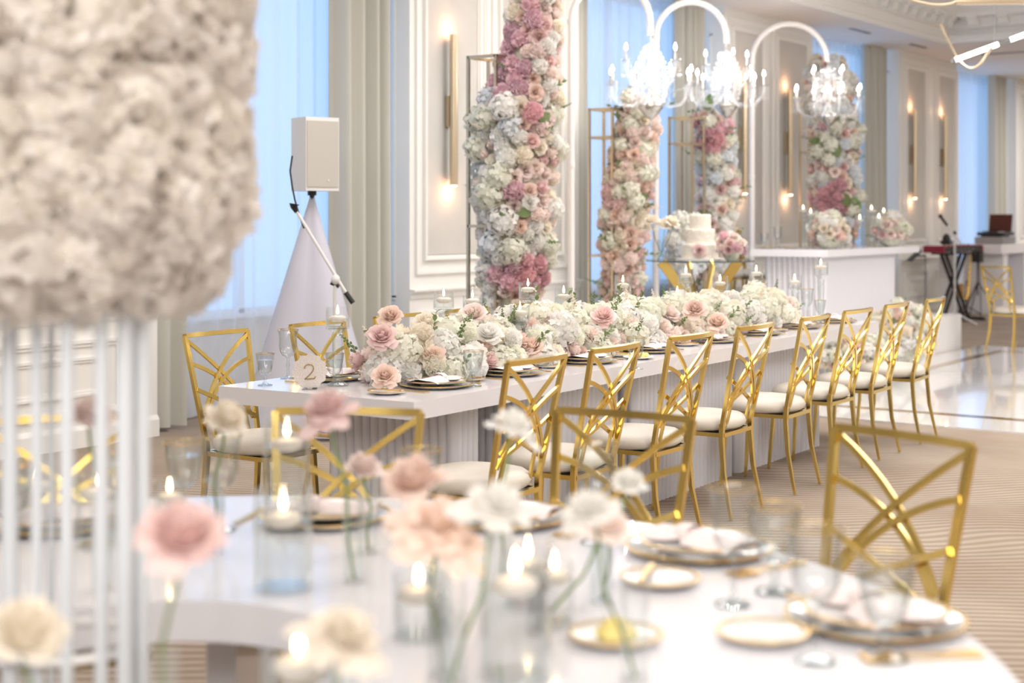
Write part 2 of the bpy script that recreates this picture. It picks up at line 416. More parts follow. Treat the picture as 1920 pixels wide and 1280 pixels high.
# windows: frame, mullions, pane; sheer and drapes hang in front
for i, (a, b) in enumerate(WIN):
    fm = MB(); y = YB - 0.05
    for xx in (a + 0.03, (a + b) / 2, b - 0.03): fm.box(xx, y, 2.25, 0.06, 0.07, 3.1)
    for zz in (0.73, 3.77): fm.box((a + b) / 2, y, zz, b - a, 0.07, 0.06)
    w = struct('window_%d' % (i + 1), fm.mesh('window_frame', M['trim'], 0))
    for k in range(2):
        xa = a + 0.06 if k == 0 else (a + b) / 2 + 0.03
        xb = (a + b) / 2 - 0.03 if k == 0 else b - 0.06
        obj('pane', MB().box((xa + xb) / 2, y, 2.25, xb - xa, 0.01, 2.98).mesh('pane', M['pane'], 0), w)
    obj('window_sill', MB().box((a + b) / 2, YB - 0.12, 0.715, b - a, 0.14, 0.03).mesh('window_sill', M['trim'], 0), w)
WN = ['window nearest the tripod loudspeaker', 'window behind the flower columns', 'window right of the third chandelier', 'furthest window, behind the laptop']
rd = random.Random(4)
def cloth(x0, x1, y, z0, z1, amp, pitch, mat, seed, thick=0.0, taper=0.0, nz=6):
    r = random.Random(seed); n = max(24, int((x1 - x0) / pitch * 9))
    ph = [r.uniform(0, 6.28) for _ in range(4)]
    def fn(u, v):
        xx = x0 + (x1 - x0) * u
        k = 2 * PI / pitch
        w = sin(k * xx + ph[0] + 0.9 * sin(k * xx * 0.23 + ph[1]))
        yy = y + amp * w * (0.85 + 0.3 * sin(k * xx * .31 + ph[2])) * (0.8 + 0.2 * v)
        c = (x0 + x1) / 2
        return (c + (xx - c) * (1 - taper * v * (1 - v) * 4), yy, z1 + (z0 - z1) * v)
    m = MB().grid(fn, n, nz)
    return m.mesh('cloth', mat, 180)
for i, (a, b) in enumerate(WIN):
    dr = [0.0, 0.0]
    xs0 = a + 0.02; xs1 = b - 0.05
    right0 = [wallx(617, WY + .2), wallx(1252, WY + .2), wallx(1612, WY + .2), wallx(1852, WY + .2)][i]
    right1 = [wallx(735, WY + .2), wallx(1310, WY + .2), wallx(1652, WY + .2), wallx(1882, WY + .2)][i]
    right1 = min(right1, b - 0.12)
    s = cloth(xs0, right1 + 0.05, YB - 0.25, 0.02, CH, 0.028, 0.21, M['sheer'], 10 + i, nz=2)
    tag(obj('sheer_curtain', s), 'translucent white sheer curtain glowing blue in the ' + WN[i], 'curtain', None)
    d = cloth(right0, right1, WY + 0.15, 0.03, CH, 0.085, 0.165, M['drape'], 30 + i, taper=0.03)
    tag(obj('drape', d), 'grey green pleated drape at the right side of the ' + WN[i], 'curtain', None)
    if i < 2:
        d = cloth(a + 0.03, a + 0.30, WY + 0.10, 0.03, CH, 0.05, 0.14, M['drape'], 50 + i)
        tag(obj('drape', d), 'narrow grey green drape at the left side of the ' + WN[i], 'curtain', None)

# ceiling: soffit along the windows, two coffers with cornices
SY, FX = 6.95, 19.9
cm = MB()
cm.box((XA + XB) / 2, (SY + YB) / 2, CH + 0.3, XB - XA, YB - SY, 0.6)
cm.box((FX + 23.6) / 2, (YA + SY) / 2, CH + 0.3, 23.6 - FX, SY - YA, 0.6)
cm.box((XA + FX) / 2, (YA + SY) / 2, 4.36, FX - XA, SY - YA, 0.1)
cm.box((23.6 + XB) / 2, (YA + SY) / 2, 4.36, XB - 23.6, SY - YA, 0.1)
ceil = struct('ceiling', cm.mesh('ceiling', M['ceiling'], 0))
PROF = [(0, CH), (0.03, CH), (0.03, 3.85), (0.06, 3.87), (0.06, 3.97), (0.10, 3.98), (0.10, 4.11), (0.27, 4.11), (0.27, 4.16), (0.31, 4.19), (0.38, 4.27), (0.38, 4.31), (0, 4.31)]
def cornice(axis, base, sgn, a, b):
    m = MB(); n = len(PROF)
    for t in (a, b):
        for d, z in PROF:
            m.v.append((t, base + sgn * d, z) if axis == 'x' else (base + sgn * d, t, z))
    m.f = [tuple(range(n)), tuple(range(2 * n - 1, n - 1, -1))] + [(i, n + i, n + (i + 1) % n, (i + 1) % n) for i in range(n)]
    return m.mesh('cornice', M['trim'], 20)
obj('cornice', cornice('x', SY, -1, 4, FX), ceil)
obj('cornice', cornice('y', FX, -1, -4.9, SY), ceil)
obj('cornice', cornice('x', SY, -1, 23.6, 30.9), ceil)
obj('cornice', cornice('y', 23.6, 1, -4.9, SY), ceil)
# scroll modillions
mod = MB()
pr = [(0.0, -0.12), (0.06, -0.125), (0.10, -0.10), (0.115, -0.07), (0.13, -0.04), (0.17, -0.03), (0.17, 0.0), (0, 0)]
n = len(pr)
mod.v = [(s * 0.065, -d, z) for s in (-1, 1) for d, z in pr]
mod.f = [tuple(range(n)), tuple(range(2 * n - 1, n - 1, -1))] + [(i, n + i, n + (i + 1) % n, (i + 1) % n) for i in range(n)]
for s in (-1, 1):
    mod.tube([(s * 0.05, -0.07, -0.095), (s * 0.075, -0.07, -0.095)], 0.032, 8)
mod_me = mod.mesh('modillion', M['trim'], 30)
leafm = MB()
for k in range(5):
    a = (k - 2) * 0.5
    leafm.ell((sin(a) * 0.055, -0.02, -0.05 + cos(a) * 0.035), (0.02, 0.025, 0.032), 6, 4)
leaf_me = leafm.mesh('leaf_relief', M['trim'], 180)
x = 9.0
while x < FX - 0.3:
    obj('modillion', mod_me, ceil, (x, SY - 0.10, 4.11)); obj('leaf_relief', leaf_me, ceil, (x + 0.165, SY - 0.10, 4.07)); x += 0.33
y = SY - 0.45
while y > 1.0:
    obj('modillion', mod_me, ceil, (FX - 0.10, y, 4.11), (0, 0, -PI / 2)); y -= 0.40
dm = MB()
y = SY - 0.1
while y > 1.0:
    dm.box(FX - 0.075, y, 3.92, 0.03, 0.025, 0.06); y -= 0.045
obj('dentil_band', dm.mesh('dentil_band', M['trim'], 0), ceil, kind='stuff')
obj('partition_track', MB().box(21.45, 1.0, CH - 0.008, 0.05, 11.9, 0.016).mesh('partition_track', M['grey'], 0), ceil)
for (pa, pb) in ((1576, 1612), (1690, 1718)):
    xa, xb = wallx(pa, 7.45) , wallx(pb, 7.45)
    obj('air_slot', MB().box((xa + xb) / 2, 7.32, CH - 0.006, (xb - xa), 0.05, 0.012).mesh('air_slot', M['grey'], 0), ceil)

# stage platform and dance floor
STZ = 0.39
st = MB().box((10.2 + 16.2) / 2, (5.47 + 7.66) / 2, STZ / 2, 6.0, 7.66 - 5.47, STZ)
stage = struct('stage_platform', st.mesh('stage_platform', M['white_matte'], 0)); stage['label'] = 'low white platform under the head table'
fx0, fx1, fy0, fy1 = 10.15, 16.75, -1.6, 5.44
dfl = MB().box((fx0 + fx1) / 2, (fy0 + fy1) / 2, 0.006, fx1 - fx0, fy1 - fy0, 0.012)
dance = thing('dance_floor', 'glossy white dance floor with mirrored gold border stripe', 'dance floor', (0, 0, 0), me=dfl.mesh('dance_floor', M['dance'], 0))
dance['kind'] = 'structure'
for (a, b, c, d) in ((fx0 + .55, fy0 + .35, fx0 + .67, fy1 - .35), (fx1 - .67, fy0 + .35, fx1 - .55, fy1 - .35), (fx0 + .67, fy1 - .47, fx1 - .67, fy1 - .35), (fx0 + .67, fy0 + .35, fx1 - .67, fy0 + .47)):
    obj('border_stripe', MB().box((a + c) / 2, (b + d) / 2, 0.0125, c - a, d - b, 0.003).mesh('border_stripe', M['dance_line'], 0), dance)

# wall sconces
sc_tube = MB().lathe([(0, 0), (0.034, 0), (0.034, 1.26), (0.026, 1.26), (0.026, 1.22), (0, 1.22)], 18)
sc_me = sc_tube.mesh('sconce_tube', M['gold_satin']); sc_br = MB().box(0, 0.06, 0.62, 0.05, 0.06, 0.26).mesh('bracket', M['gold_satin'], 0)
sc_l = MB().lathe([(0, 0), (0.025, 0), (0.025, 0.004), (0, 0.004)], 14).mesh('lamp_lens', M['lampglow'])
SCN = [(857, 'tall brass tube wall light left of the nearest flower column'), (985, 'tall brass tube wall light hidden behind the nearest flower column'),
       (1402, 'brass tube wall light behind the arch between second and third chandeliers'), (1487, 'brass tube wall light just left of the rightmost chandelier'),
       (1720, 'brass tube wall light, left of the pair above the keyboard'), (1777, 'brass tube wall light, right of the pair above the keyboard')]
for px, lab in SCN:
    sx = wallx(px, WY - 0.12)
    t = thing('wall_sconce', lab, 'wall light', (sx, WY - 0.085, 1.72))
    obj('sconce_tube', sc_me, t); obj('bracket', sc_br, t)
    obj('lamp_lens', sc_l, t, (0, 0, 1.221)); obj('lamp_lens', sc_l, t, (0, 0, -0.005))
    for z, rx in ((1.72 + 1.27, PI - 0.12), (1.72 - 0.02, 0.12)):
        light('sconce_glow', 'POINT', (sx, WY - 0.085, z + (0.03 if z > 2.5 else -0.03)), 1.3, (1, 0.50, 0.26), 0.02)

# pendant light loops under the coffer (far right, near the ceiling)
def pendant(label, Z, parts, cable):
    bx, by = pz(parts[0][1][0][0], Z); t = thing('pendant_light', label, 'ceiling light', (bx, by, 2.9))
    for (nm, pts, r, mat) in parts:
        P3 = []
        for q in pts:
            zz = Z + (q[2] if len(q) > 2 else 0)
            wx, wy = pz(q[0], zz); P3.append((wx - bx, wy - by, hy(q[1], zz) - 2.9))
        if len(P3) > 2:
            fine = []
            for i in range(len(P3) - 1):
                p0 = Vector(P3[max(i - 1, 0)]); p1 = Vector(P3[i]); p2 = Vector(P3[i + 1]); p3 = Vector(P3[min(i + 2, len(P3) - 1)])
                for k in range(5):
                    s = k / 5
                    fine.append(0.5 * ((2 * p1) + (p2 - p0) * s + (2 * p0 - 5 * p1 + 4 * p2 - p3) * s * s + (3 * p1 - p0 - 3 * p2 + p3) * s ** 3))
            fine.append(Vector(P3[-1])); P3 = fine
        obj(nm, MB().tube(P3, r, 10).mesh(nm, M[mat]), t)
    for (cx_, cy_) in cable:
        wx, wy = pz(cx_, Z)
        z0 = hy(cy_, Z) - 2.9
        obj('cable', MB().tube([(wx - bx, wy - by, z0), (wx - bx, wy - by, 1.4)], 0.003, 5).mesh('cable', M['grey']), t)
pendant('slim pendant with glowing tube crossed by a bronze wire loop', 14.0, [
    ('wire_loop', [(1764, 45), (1775, 70, .05), (1793, 104, .05), (1808, 122), (1824, 128, -.05), (1840, 118, -.1), (1852, 100, -.1), (1862, 84)], 0.012, 'gold_satin'),
    ('led_tube', [(1791, 112), (1871, 83)], 0.022, 'led'), ('connector', [(1871, 83), (1894, 74.5)], 0.021, 'grey'),
    ('led_tube', [(1894, 74.5), (1975, 45)], 0.022, 'led'), ('end_cap', [(1784, 114.5), (1791, 112)], 0.021, 'grey')], [(1865, 84)])
pendant('brass pendant bar with a curved arm at the top edge', 13.0, [
    ('brass_bar', [(1792, 4), (1990, 3)], 0.026, 'gold_satin'), ('curved_arm', [(1700, -4), (1725, 4), (1755, 9), (1780, 7), (1792, 3)], 0.012, 'gold_satin')], [(1850, 2)])

# ------------------------------------------------------------------ flowers (unit size, facing +Z)
def petal(m, phi, R, H, dl, curl, rnd, nu=4, nv=3, ruff=0.0, z0=-0.32):
    tw = rnd.uniform(-.12, .12); k1 = rnd.uniform(0, 6)
    def fn(u, v):
        uu = u * 2 - 1
        r = R * (0.30 + 0.70 * v ** 0.6) + curl * v ** 2.6 + ruff * sin(3.1 * uu + k1) * v
        z = z0 + H * v - curl * 0.75 * v ** 3 - (0.10 * uu * uu * v) * H + ruff * cos(4.3 * uu + k1) * v * .7
        a = phi + tw * v + uu * dl * (0.55 + 0.45 * sin(PI * min(1, v * 0.9 + 0.1))) * (1 - 0.25 * v * v)
        return (r * cos(a), r * sin(a), z)
    m.grid(fn, nu, nv)
def rose_mesh(seed, rings, mat, ruff=0.008, nu=4, nv=3):
    r = random.Random(seed); m = MB()
    for (R, H, n, dl, curl) in rings:
        o = r.uniform(0, 6)
        for i in range(n): petal(m, o + 2 * PI * i / n + r.uniform(-.15, .15), R * r.uniform(.90, 1.10), H * r.uniform(.90, 1.06), dl * r.uniform(.85, 1.15), curl * r.uniform(.55, 1.5), r, nu, nv, ruff)
    return m.mesh('rose', mat, 180)
ROSE = [(.05, .66, 2, 1.6, 0), (.10, .68, 3, 1.3, .0), (.16, .69, 3, 1.3, .01), (.23, .67, 4, 1.05, .02), (.30, .61, 4, 1.05, .04), (.37, .52, 5, .95, .06), (.42, .38, 5, .95, .09)]
OPEN = [(.045, .56, 2, 1.6, 0), (.09, .58, 3, 1.3, .0), (.14, .60, 4, 1.1, .01), (.20, .60, 4, 1.05, .03), (.26, .56, 5, .95, .06), (.32, .50, 5, .95, .10), (.37, .40, 6, .85, .15), (.39, .27, 6, .8, .20)]
WIDE = [(.05, .50, 2, 1.5, .0), (.10, .54, 3, 1.3, .02), (.16, .56, 4, 1.1, .05), (.22, .52, 4, 1.05, .10), (.27, .44, 5, .95, .17), (.31, .34, 5, .9, .26), (.32, .22, 5, .85, .34)]
def fib(n, lo=-1.0):
    for i in range(n):
        z = 1 - (1 - lo) * (i + .5) / n; r = math.sqrt(max(0, 1 - z * z)); a = i * 2.39996
        yield Vector((r * cos(a), r * sin(a), z))
def basis(nv, rnd):
    nv = nv.normalized(); t = nv.orthogonal().normalized(); b = nv.cross(t); a = rnd.uniform(0, 6.28)
    return nv, t * cos(a) + b * sin(a), -t * sin(a) + b * cos(a)
def hyd_mesh(seed, mat, n=92, fr=0.092):
    r = random.Random(seed); m = MB()
    for d in fib(n, -0.45):
        d = (d + Vector((r.uniform(-.14, .14), r.uniform(-.14, .14), r.uniform(-.14, .14)))).normalized()
        nn, t, b = basis(d + Vector((r.uniform(-.6, .6), r.uniform(-.6, .6), r.uniform(-.6, .6))), r)
        c = d * r.uniform(.37, .49); s = fr * r.uniform(.85, 1.2)
        for k in range(4):
            a = k * PI / 2; u = t * cos(a) + b * sin(a); w = -t * sin(a) + b * cos(a)
            up = nn * s
            m.add([c, c + u * s * .62 - w * s * .55 + up * .34, c + u * s * 1.15 + up * .05, c + u * s * .62 + w * s * .55 + up * .34], [(0, 1, 2, 3)])
    m.ell((0, 0, 0), (.33, .33, .33), 8, 6)
    return m.mesh('hydrangea', mat, 180)
def ruff_mesh(seed, mat, n=130, s0=.105):
    r = random.Random(seed); m = MB()
    for d in fib(n, -0.4):
        nn, t, b = basis(d + Vector((r.uniform(-.2, .2), r.uniform(-.2, .2), r.uniform(-.2, .2))), r)
        s = s0 * r.uniform(.8, 1.3); c = d * r.uniform(.30, .40)
        m.add([c - t * s * .3, c + t * s * .3, c + t * s + nn * s * 1.1 + b * s * r.uniform(-.5, .5), c + nn * s * 1.5 + b * s * r.uniform(-.3, .6), c - t * s + nn * s * 1.1 + b * s * r.uniform(-.5, .5)], [(0, 1, 2, 3), (0, 3, 4)])
    m.ell((0, 0, 0), (.33, .33, .33), 8, 6)
    return m.mesh('peony', mat, 180)
def stalk_mesh(seed, n=16):
    r = random.Random(seed); m = MB()
    bx, by = r.uniform(-.15, .15), r.uniform(-.15, .15)
    P = lambda s: Vector((bx * s * s, by * s * s, s))
    m.tube([P(i / 5) for i in range(6)], [.018, .017, .015, .013, .01, .006], 5)
    for i in range(n):
        s = .35 + .62 * i / n; a = i * 2.4; k = .05 * (1.35 - s)
        c = P(s) + Vector((cos(a), sin(a), .3)) * (.075 * (1.3 - s))
        m.ell(tuple(c), (k, k, k * 1.1), 5, 3)
    return m
STALK = [stalk_mesh(i) for i in range(3)]
def leaf_mb(L=1.0, W=.32):
    m = MB()
    def fn(u, v):
        w = W * sin(PI * min(1, .06 + v * .94)) ** .8 * (u * 2 - 1)
        return (w, v * L, .12 * abs(u * 2 - 1) * W + .22 * v * (1 - v) * L)
    m.grid(fn, 2, 5); return m
leafy = leaf_mb().mesh('leaf', M['leaf'], 180)
def sprig_mb(seed):
    r = random.Random(seed); m = MB(); m.tube([(0, 0, 0), (.04, .02, .5), (.0, .05, 1)], [.012, .01, .005], 5)
    for i in range(7):
        z = .25 + .11 * i; a = i * 2.3
        mt = Matrix.Translation((.03, .02, z)) @ Matrix.Rotation(a, 4, 'Z') @ Matrix.Rotation(.7, 4, 'X')
        m.join(leaf_mb(.22, .07), mt)
    return m
sprigs = [sprig_mb(i).mesh('leaf_sprig', M['leaf'], 180) for i in range(2)]
stalks = [STALK[i].mesh('stock_spray', (PETAL['cream'] if i == 1 else M['stem']), 60) for i in range(3)]
FM = {}
def fmesh(kind, col, rnd):
    k = (kind, col, rnd.randrange(3))
    if k not in FM:
        m = PETAL.get(col)
        if kind == 'rose': FM[k] = rose_mesh(100 + k[2], ROSE, m)
        elif kind == 'open_rose': FM[k] = rose_mesh(200 + k[2], OPEN, m, .015)
        elif kind == 'hydrangea': FM[k] = hyd_mesh(300 + k[2], m)
        elif kind == 'peony': FM[k] = ruff_mesh(400 + k[2], m)
        elif kind == 'leaf': FM[k] = leafy
        elif kind == 'leaf_sprig': FM[k] = sprigs[k[2] % 2]
        elif kind == 'stock_spray': FM[k] = stalks[k[2]]
    return FM[k]
def put_flower(parent, kind, col, pos, nrm, size, rnd, spin=None):
    q = Vector(nrm).to_track_quat('Z', 'Y').to_matrix() @ Matrix.Rotation(rnd.uniform(0, 6.28), 3, 'Z')
    name = {'open_rose': 'rose'}.get(kind, kind)
    o = bpy.data.objects.new(name, fmesh(kind, col, rnd)); C.objects.link(o); o.parent = parent
    o.location = pos; o.rotation_euler = q.to_euler(); o.scale = (size, size, size)
    return o
def scatter(cands, rnd, tries, pick, place):
    """pick(cand)->(kind,col,size); keep those that stay clear of each other"""
    kept = []
    for _ in range(tries):
        p, nn = cands(rnd)
        kind, col, size, k = pick(p, rnd)
        if all((p - q).length > (size + s) * .5 * min(k, kk) for q, s, kk in kept):
            kept.append((p, size, k)); place(p, nn, kind, col, size)
    return kept

# ------------------------------------------------------------------ gold chairs
def backP(u, v, off=0.0):
    return Vector((-0.19 - 0.10 * v - 0.022 * (1 - u * u) * v - off, u * (0.168 + 0.034 * v), 0.45 + 0.475 * v))
BN = Vector((1, 0, 0.2)).normalized()
def qb(p0, p1, p2, off=0.0, n=9):
    out = []
    for i in range(n + 1):
        s = i / n; u = (1 - s) ** 2 * p0[0] + 2 * s * (1 - s) * p1[0] + s * s * p2[0]; v = (1 - s) ** 2 * p0[1] + 2 * s * (1 - s) * p1[1] + s * s * p2[1]
        out.append(backP(u, v, off))
    return out
def chair_proto():
    g = M['gold']; parts = []
    fm = MB()
    for s in (-1, 1): fm.bar([backP(s, v / 6) for v in range(7)], 0.020, 0.018, nrm=BN)
    fm.bar([backP(-1 + i / 5, 1.0) for i in range(11)], 0.020, 0.020, nrm=BN)
    parts.append(('back_frame', fm.mesh('back_frame', g, 30)))
    w, t = 0.017, 0.010
    for s in (-1, 1):
        parts.append(('back_arc', MB().bar(qb((-s, .975), (s * .15, .66), (s * .86, .27), 0.004 * s), w, t, nrm=BN).mesh('back_arc', g, 30)))
        parts.append(('back_arc', MB().bar(qb((-s, .745), (s * .22, .62), (s * .93, .16), 0.006 * s), w, t, nrm=BN).mesh('back_arc', g, 30)))
        parts.append(('cross_brace', MB().bar(qb((-s, .50), (0, .335), (s, .17), -0.012 + 0.003 * s, 4), w, t, nrm=BN).mesh('cross_brace', g, 30)))
        parts.append(('back_strut', MB().bar(qb((s * .60, .25), (s * .62, .12), (s * .66, -.03), -0.004, 4), w, t, nrm=BN).mesh('back_strut', g, 30)))
        parts.append(('leg', MB().bar([(-0.19, s * .168, .46), (-0.187, s * .168, .38), (-0.20, s * .172, .22), (-0.245, s * .186, .005)], 0.023, 0.021, nrm=(1, 0, 0), scale=[1, 1.05, .9, .62]).mesh('rear_leg', g, 30)))
        parts.append(('leg', MB().bar([(0.155, s * .155, .41), (0.165, s * .16, .25), (0.185, s * .17, .005)], 0.023, 0.021, nrm=(1, 0, 0), scale=[1, .9, .62]).mesh('front_leg', g, 30)))
    sf = MB()
    sf.bar([(0.17, .165, .405), (0.17, -.165, .405)], .022, .02); sf.bar([(-0.19, .165, .405), (-0.19, -.165, .405)], .022, .02)
    for s in (-1, 1): sf.bar([(-0.19, s * .165, .405), (0.17, s * .165, .405)], .022, .02)
    parts.append(('seat_frame', sf.mesh('seat_frame', g, 30)))
    sb = MB().box(-0.01, 0, .412, .30, .30, .012)
    parts.append(('seat_board', sb.mesh('seat_board', M['dark'], 0)))
    c = MB(); k = 28; prof = [(0, 0), (.88, 0), (.97, .012), (1.0, .030), (.97, .050), (.86, .066), (.6, .076), (0, .080)]
    for i in range(k):
        a = 2 * PI * i / k
        rr = 0.213 / max(abs(cos(a)), abs(sin(a))) ** 0.30
        for (q, z) in prof: c.v.append((0.0 + rr * q * cos(a), rr * q * sin(a), .418 + z))
    K = len(prof)
    for i in range(k):
        j = (i + 1) % k
        for q in range(K - 1): c.f.append((i * K + q, j * K + q, j * K + q + 1, i * K + q + 1))
    parts.append(('seat', c.mesh('seat', M['cushion'], 60)))
    return parts
CHAIR = chair_proto()
def chair(x, y, ang, label, group=None, z=0.0, sc=1.0):
    t = thing('dining_chair', label, 'chair', (x, y, z), ang, group, scale=sc)
    build(CHAIR, t); return t

# ------------------------------------------------------------------ long banquet table
A = Vector(cw(-0.375, 5.71)); ta = math.radians(33.0)       # near right corner; direction measured against the lens axis
def cvec(cx, cz): return Vector(cw(cx, cz))
DU = cvec(sin(ta), cos(ta)); DV = cvec(-cos(ta), sin(ta))   # along the table, and across it towards the windows
LEN, WID, TH_ = 5.25, 1.02, 0.07
TANG = math.atan2(DU.y, DU.x)
def tp(t, s): p = A + DU * t + DV * s; return (p.x, p.y)
tc = tp(LEN / 2, WID / 2)
long_t = thing('banquet_table', 'long white lacquered banquet table on fluted pedestals', 'table', (tc[0], tc[1], 0), TANG)
# local frame: x along the table from its middle, y towards the windows
obj('tabletop', MB().box(0, 0, 0.75 - TH_ / 2, LEN, WID, TH_).mesh('tabletop', M['white_lacquer'], 0), long_t)
def fluted(x0, x1, y0, y1, z0, z1, pitch=0.045, amp=0.014):
    poly = []
    def side(ax, ay, bx, by, nx, ny):
        L_ = math.hypot(bx - ax, by - ay); k = max(1, round(L_ / pitch)); st = k * 6
        for i in range(st):
            s = i / st; d = amp * abs(sin(PI * k * s)) ** .7
            poly.append((ax + (bx - ax) * s + nx * d, ay + (by - ay) * s + ny * d))
    side(x0, y0, x1, y0, 0, -1); side(x1, y0, x1, y1, 1, 0); side(x1, y1, x0, y1, 0, 1); side(x0, y1, x0, y0, -1, 0)
    return MB().prism(poly, z0, z1)
for (t0, t1, s0, s1) in ((.46, .62, .13, .80), (.95, 1.83, .13, .86), (2.02, 3.16, .13, .86), (3.25, 4.48, .13, .86)):
    obj('fluted_pedestal', fluted(t0 - LEN / 2, t1 - LEN / 2, s0 - WID / 2, s1 - WID / 2, 0, 0.75 - TH_).mesh('fluted_pedestal', M['flute'], 25), long_t)
RT = [0.17, 0.77, 1.48, 2.18, 2.96, 3.62, 4.28, 5.04]
angR = math.atan2(DV.y, DV.x)
for i, t in enumerate(RT):
    x, y = tp(t, -0.16)
    lab = '%s gold chair with white cushion along the right side of the long table' % ORD[i] if i < 7 else 'furthest gold chair with white cushion along the right side of the long table'
    chair(x, y, angR + [0, .02, -.02, 0, .02, -.03, 0, .03][i], lab, 'gold chairs along the right side of the long table')
LT = [0.43, 1.14, 1.80, 2.45, 3.10]
for i, t in enumerate(LT):
    x, y = tp(t, WID + 0.14)
    lab = ['nearest gold chair on the window side of the long table, left of the card', 'second gold chair on the window side of the long table, behind the tall candle'][i] if i < 2 else '%s gold chair on the window side of the long table, mostly behind the flowers' % ORD[i]
    chair(x, y, angR + PI, lab, 'gold chairs along the window side of the long table')

# ------------------------------------------------------------------ tableware
def glass_proto(R, H, bowl, stem, foot, rim_flare=1.0, ribs=0, water=0.0, gold=True):
    """goblet: foot radius, stem length, bowl height H-stem"""
    out = []
    hb = H - stem
    prof = [(0, 0.0), (foot, 0.001), (foot * .98, .004), (foot * .45, .008), (.006, .016), (.0045, stem * .5), (.009, stem * .62), (.005, stem * .74), (.006, stem * .94), (R * .30, stem + hb * .02)]
    bw = bowl
    for (a, b) in bw: prof.append((R * a, stem + hb * b))
    m = MB().lathe(prof, 28 if ribs else 22, wob=(lambda a, z: .022 * abs(sin(ribs * a / 2)) if z > stem and z < stem + hb * .6 else 0) if ribs else None)
    out.append(('glass_body', m.mesh('glass_body', M['glass'], 60)))
    if gold:
        rr = R * bw[-1][0]
        out.append(('gold_rim', MB().lathe([(rr, H - .0015), (rr + .0009, H - .001), (rr + .0009, H + .0008), (rr - .0004, H + .0008), (rr, H - .0015)], 24).mesh('gold_rim', M['gold_trim'])))
    if water > 0:
        wp = [(0, stem + hb * .05)] + [(R * a * .94, stem + hb * b) for (a, b) in bw if b <= water] + [(0, stem + hb * max(b for a, b in bw if b <= water))]
        out.append(('water', MB().lathe(wp, 20).mesh('water', M['water'], 60)))
    return out
WINE = glass_proto(.043, .215, [(.55, .06), (.80, .20), (.90, .38), (.90, .60), (.95, .85), (1.08, 1.0)], .095, .034, ribs=16)
GOBLET = glass_proto(.040, .135, [(.50, .04), (.68, .2), (.80, .45), (.90, .7), (1.0, 1.0)], .045, .031, ribs=12, water=.75)
def put_glass(px, Z, kind, label, group=None, sc=1.0, xy=None, z=0.75):
    x, y = xy or pz(px, Z)
    t = thing('wine_glass' if kind is WINE else 'water_goblet', label, 'glass', (x, y, z), 0, group, scale=sc)
    build(kind, t); return t
def disc_me(name, R, mat, h=.008, lip=.72):
    return MB().lathe([(0, 0), (R * lip * .8, 0), (R, h * 1.5), (R, h * 1.5 + .003), (R * lip, h * .7), (0, h * .6)], 36).mesh(name, M[mat], 60)
def rim_me(R, z): return MB().lathe([(R - .004, z), (R + .001, z - .001), (R + .001, z + .002), (R - .004, z + .002), (R - .004, z)], 40).mesh('gold_rim', M['gold_trim'])
CHARGER = disc_me('charger_plate', .155, 'charger', .008); CH_RIM = rim_me(.155, .014)
CHARGER_B = MB().lathe([(0, .002), (.12, .002), (.154, .0125), (.154, .013), (.12, .0035), (0, .0035)], 36).mesh('charger_glaze', M['plate'])
PLATE = disc_me('dinner_plate', .125, 'plate', .009); PL_RIM = rim_me(.125, .0165)
SIDE = disc_me('side_plate', .078, 'plate', .007); SD_RIM = rim_me(.078, .0135)
def napkin_mesh():
    m = MB(); nx, ny = 16, 8
    def top(sgn):
        def fn(u, v):
            x = (u - .5) * .25; k = 1 - .62 * math.exp(-((u - .38) / .07) ** 2)
            yy = (v - .5) * .125 * k * (1 + .25 * abs(u - .38))
            h = (.013 + .008 * math.exp(-((u - .38) / .12) ** 2)) * (1 - abs(2 * v - 1) ** 3.0) + .003 * sin(9 * v + 5 * u) * (1 - abs(2 * v - 1))
            return (x, yy, h if sgn > 0 else 0.0)
        return fn
    m.grid(top(1), nx, ny); o = len(m.v); m.grid(top(-1), nx, ny)
    return m.mesh('napkin', M['napkin'], 60)
NAP = napkin_mesh()
NRING = MB().lathe([(.5, -.5), (.56, 0), (.5, .5), (.45, 0), (.5, -.5)], 14)
nr = MB()
for (x_, y_, z_) in NRING.v: nr.v.append((-.03 + z_ * .035, x_ * .056, .012 + y_ * .034))
nr.f = NRING.f; NRING = nr.mesh('napkin_tie', M['napkin'], 60)
def cutlery(kind):
    m = MB(); L = .20 if kind != 'butter_knife' else .15
    if kind in ('fork', 'spoon'):
        m.bar([(0, 0, .004), (L * .35, 0, .003), (L * .6, 0, .006), (L * .72, 0, .004)], .009, .003, nrm=(0, 0, 1), scale=[1.2, .7, .5, .6])
        if kind == 'fork':
            m.box(L * .76, 0, .004, L * .1, .022, .0025)
            for k in range(4): m.box(L * .9, (k - 1.5) * .006, .0045, L * .2, .0028, .0022)
        else: m.ell((L * .85, 0, .005), (L * .15, .019, .003), 14, 6)
    else:
        m.bar([(0, 0, .004), (L * .45, 0, .004)], .010, .005, nrm=(0, 0, 1))
        m.add([(L * .45, -.008, .004), (L * .97, -.009, .004), (L, .002, .004), (L * .45, .008, .004), (L * .45, -.008, .006), (L * .97, -.009, .006), (L, .002, .006), (L * .45, .008, .006)],
              [(0, 3, 2, 1), (4, 5, 6, 7), (0, 1, 5, 4), (1, 2, 6, 5), (2, 3, 7, 6), (3, 0, 4, 7)])
    return m.mesh(kind, M['gold_trim'], 30)
CUT = {k: cutlery(k) for k in ('fork', 'knife', 'spoon', 'butter_knife')}
TZ = 0.7505
def rot2(x, y, a): return (x * cos(a) - y * sin(a), x * sin(a) + y * cos(a))
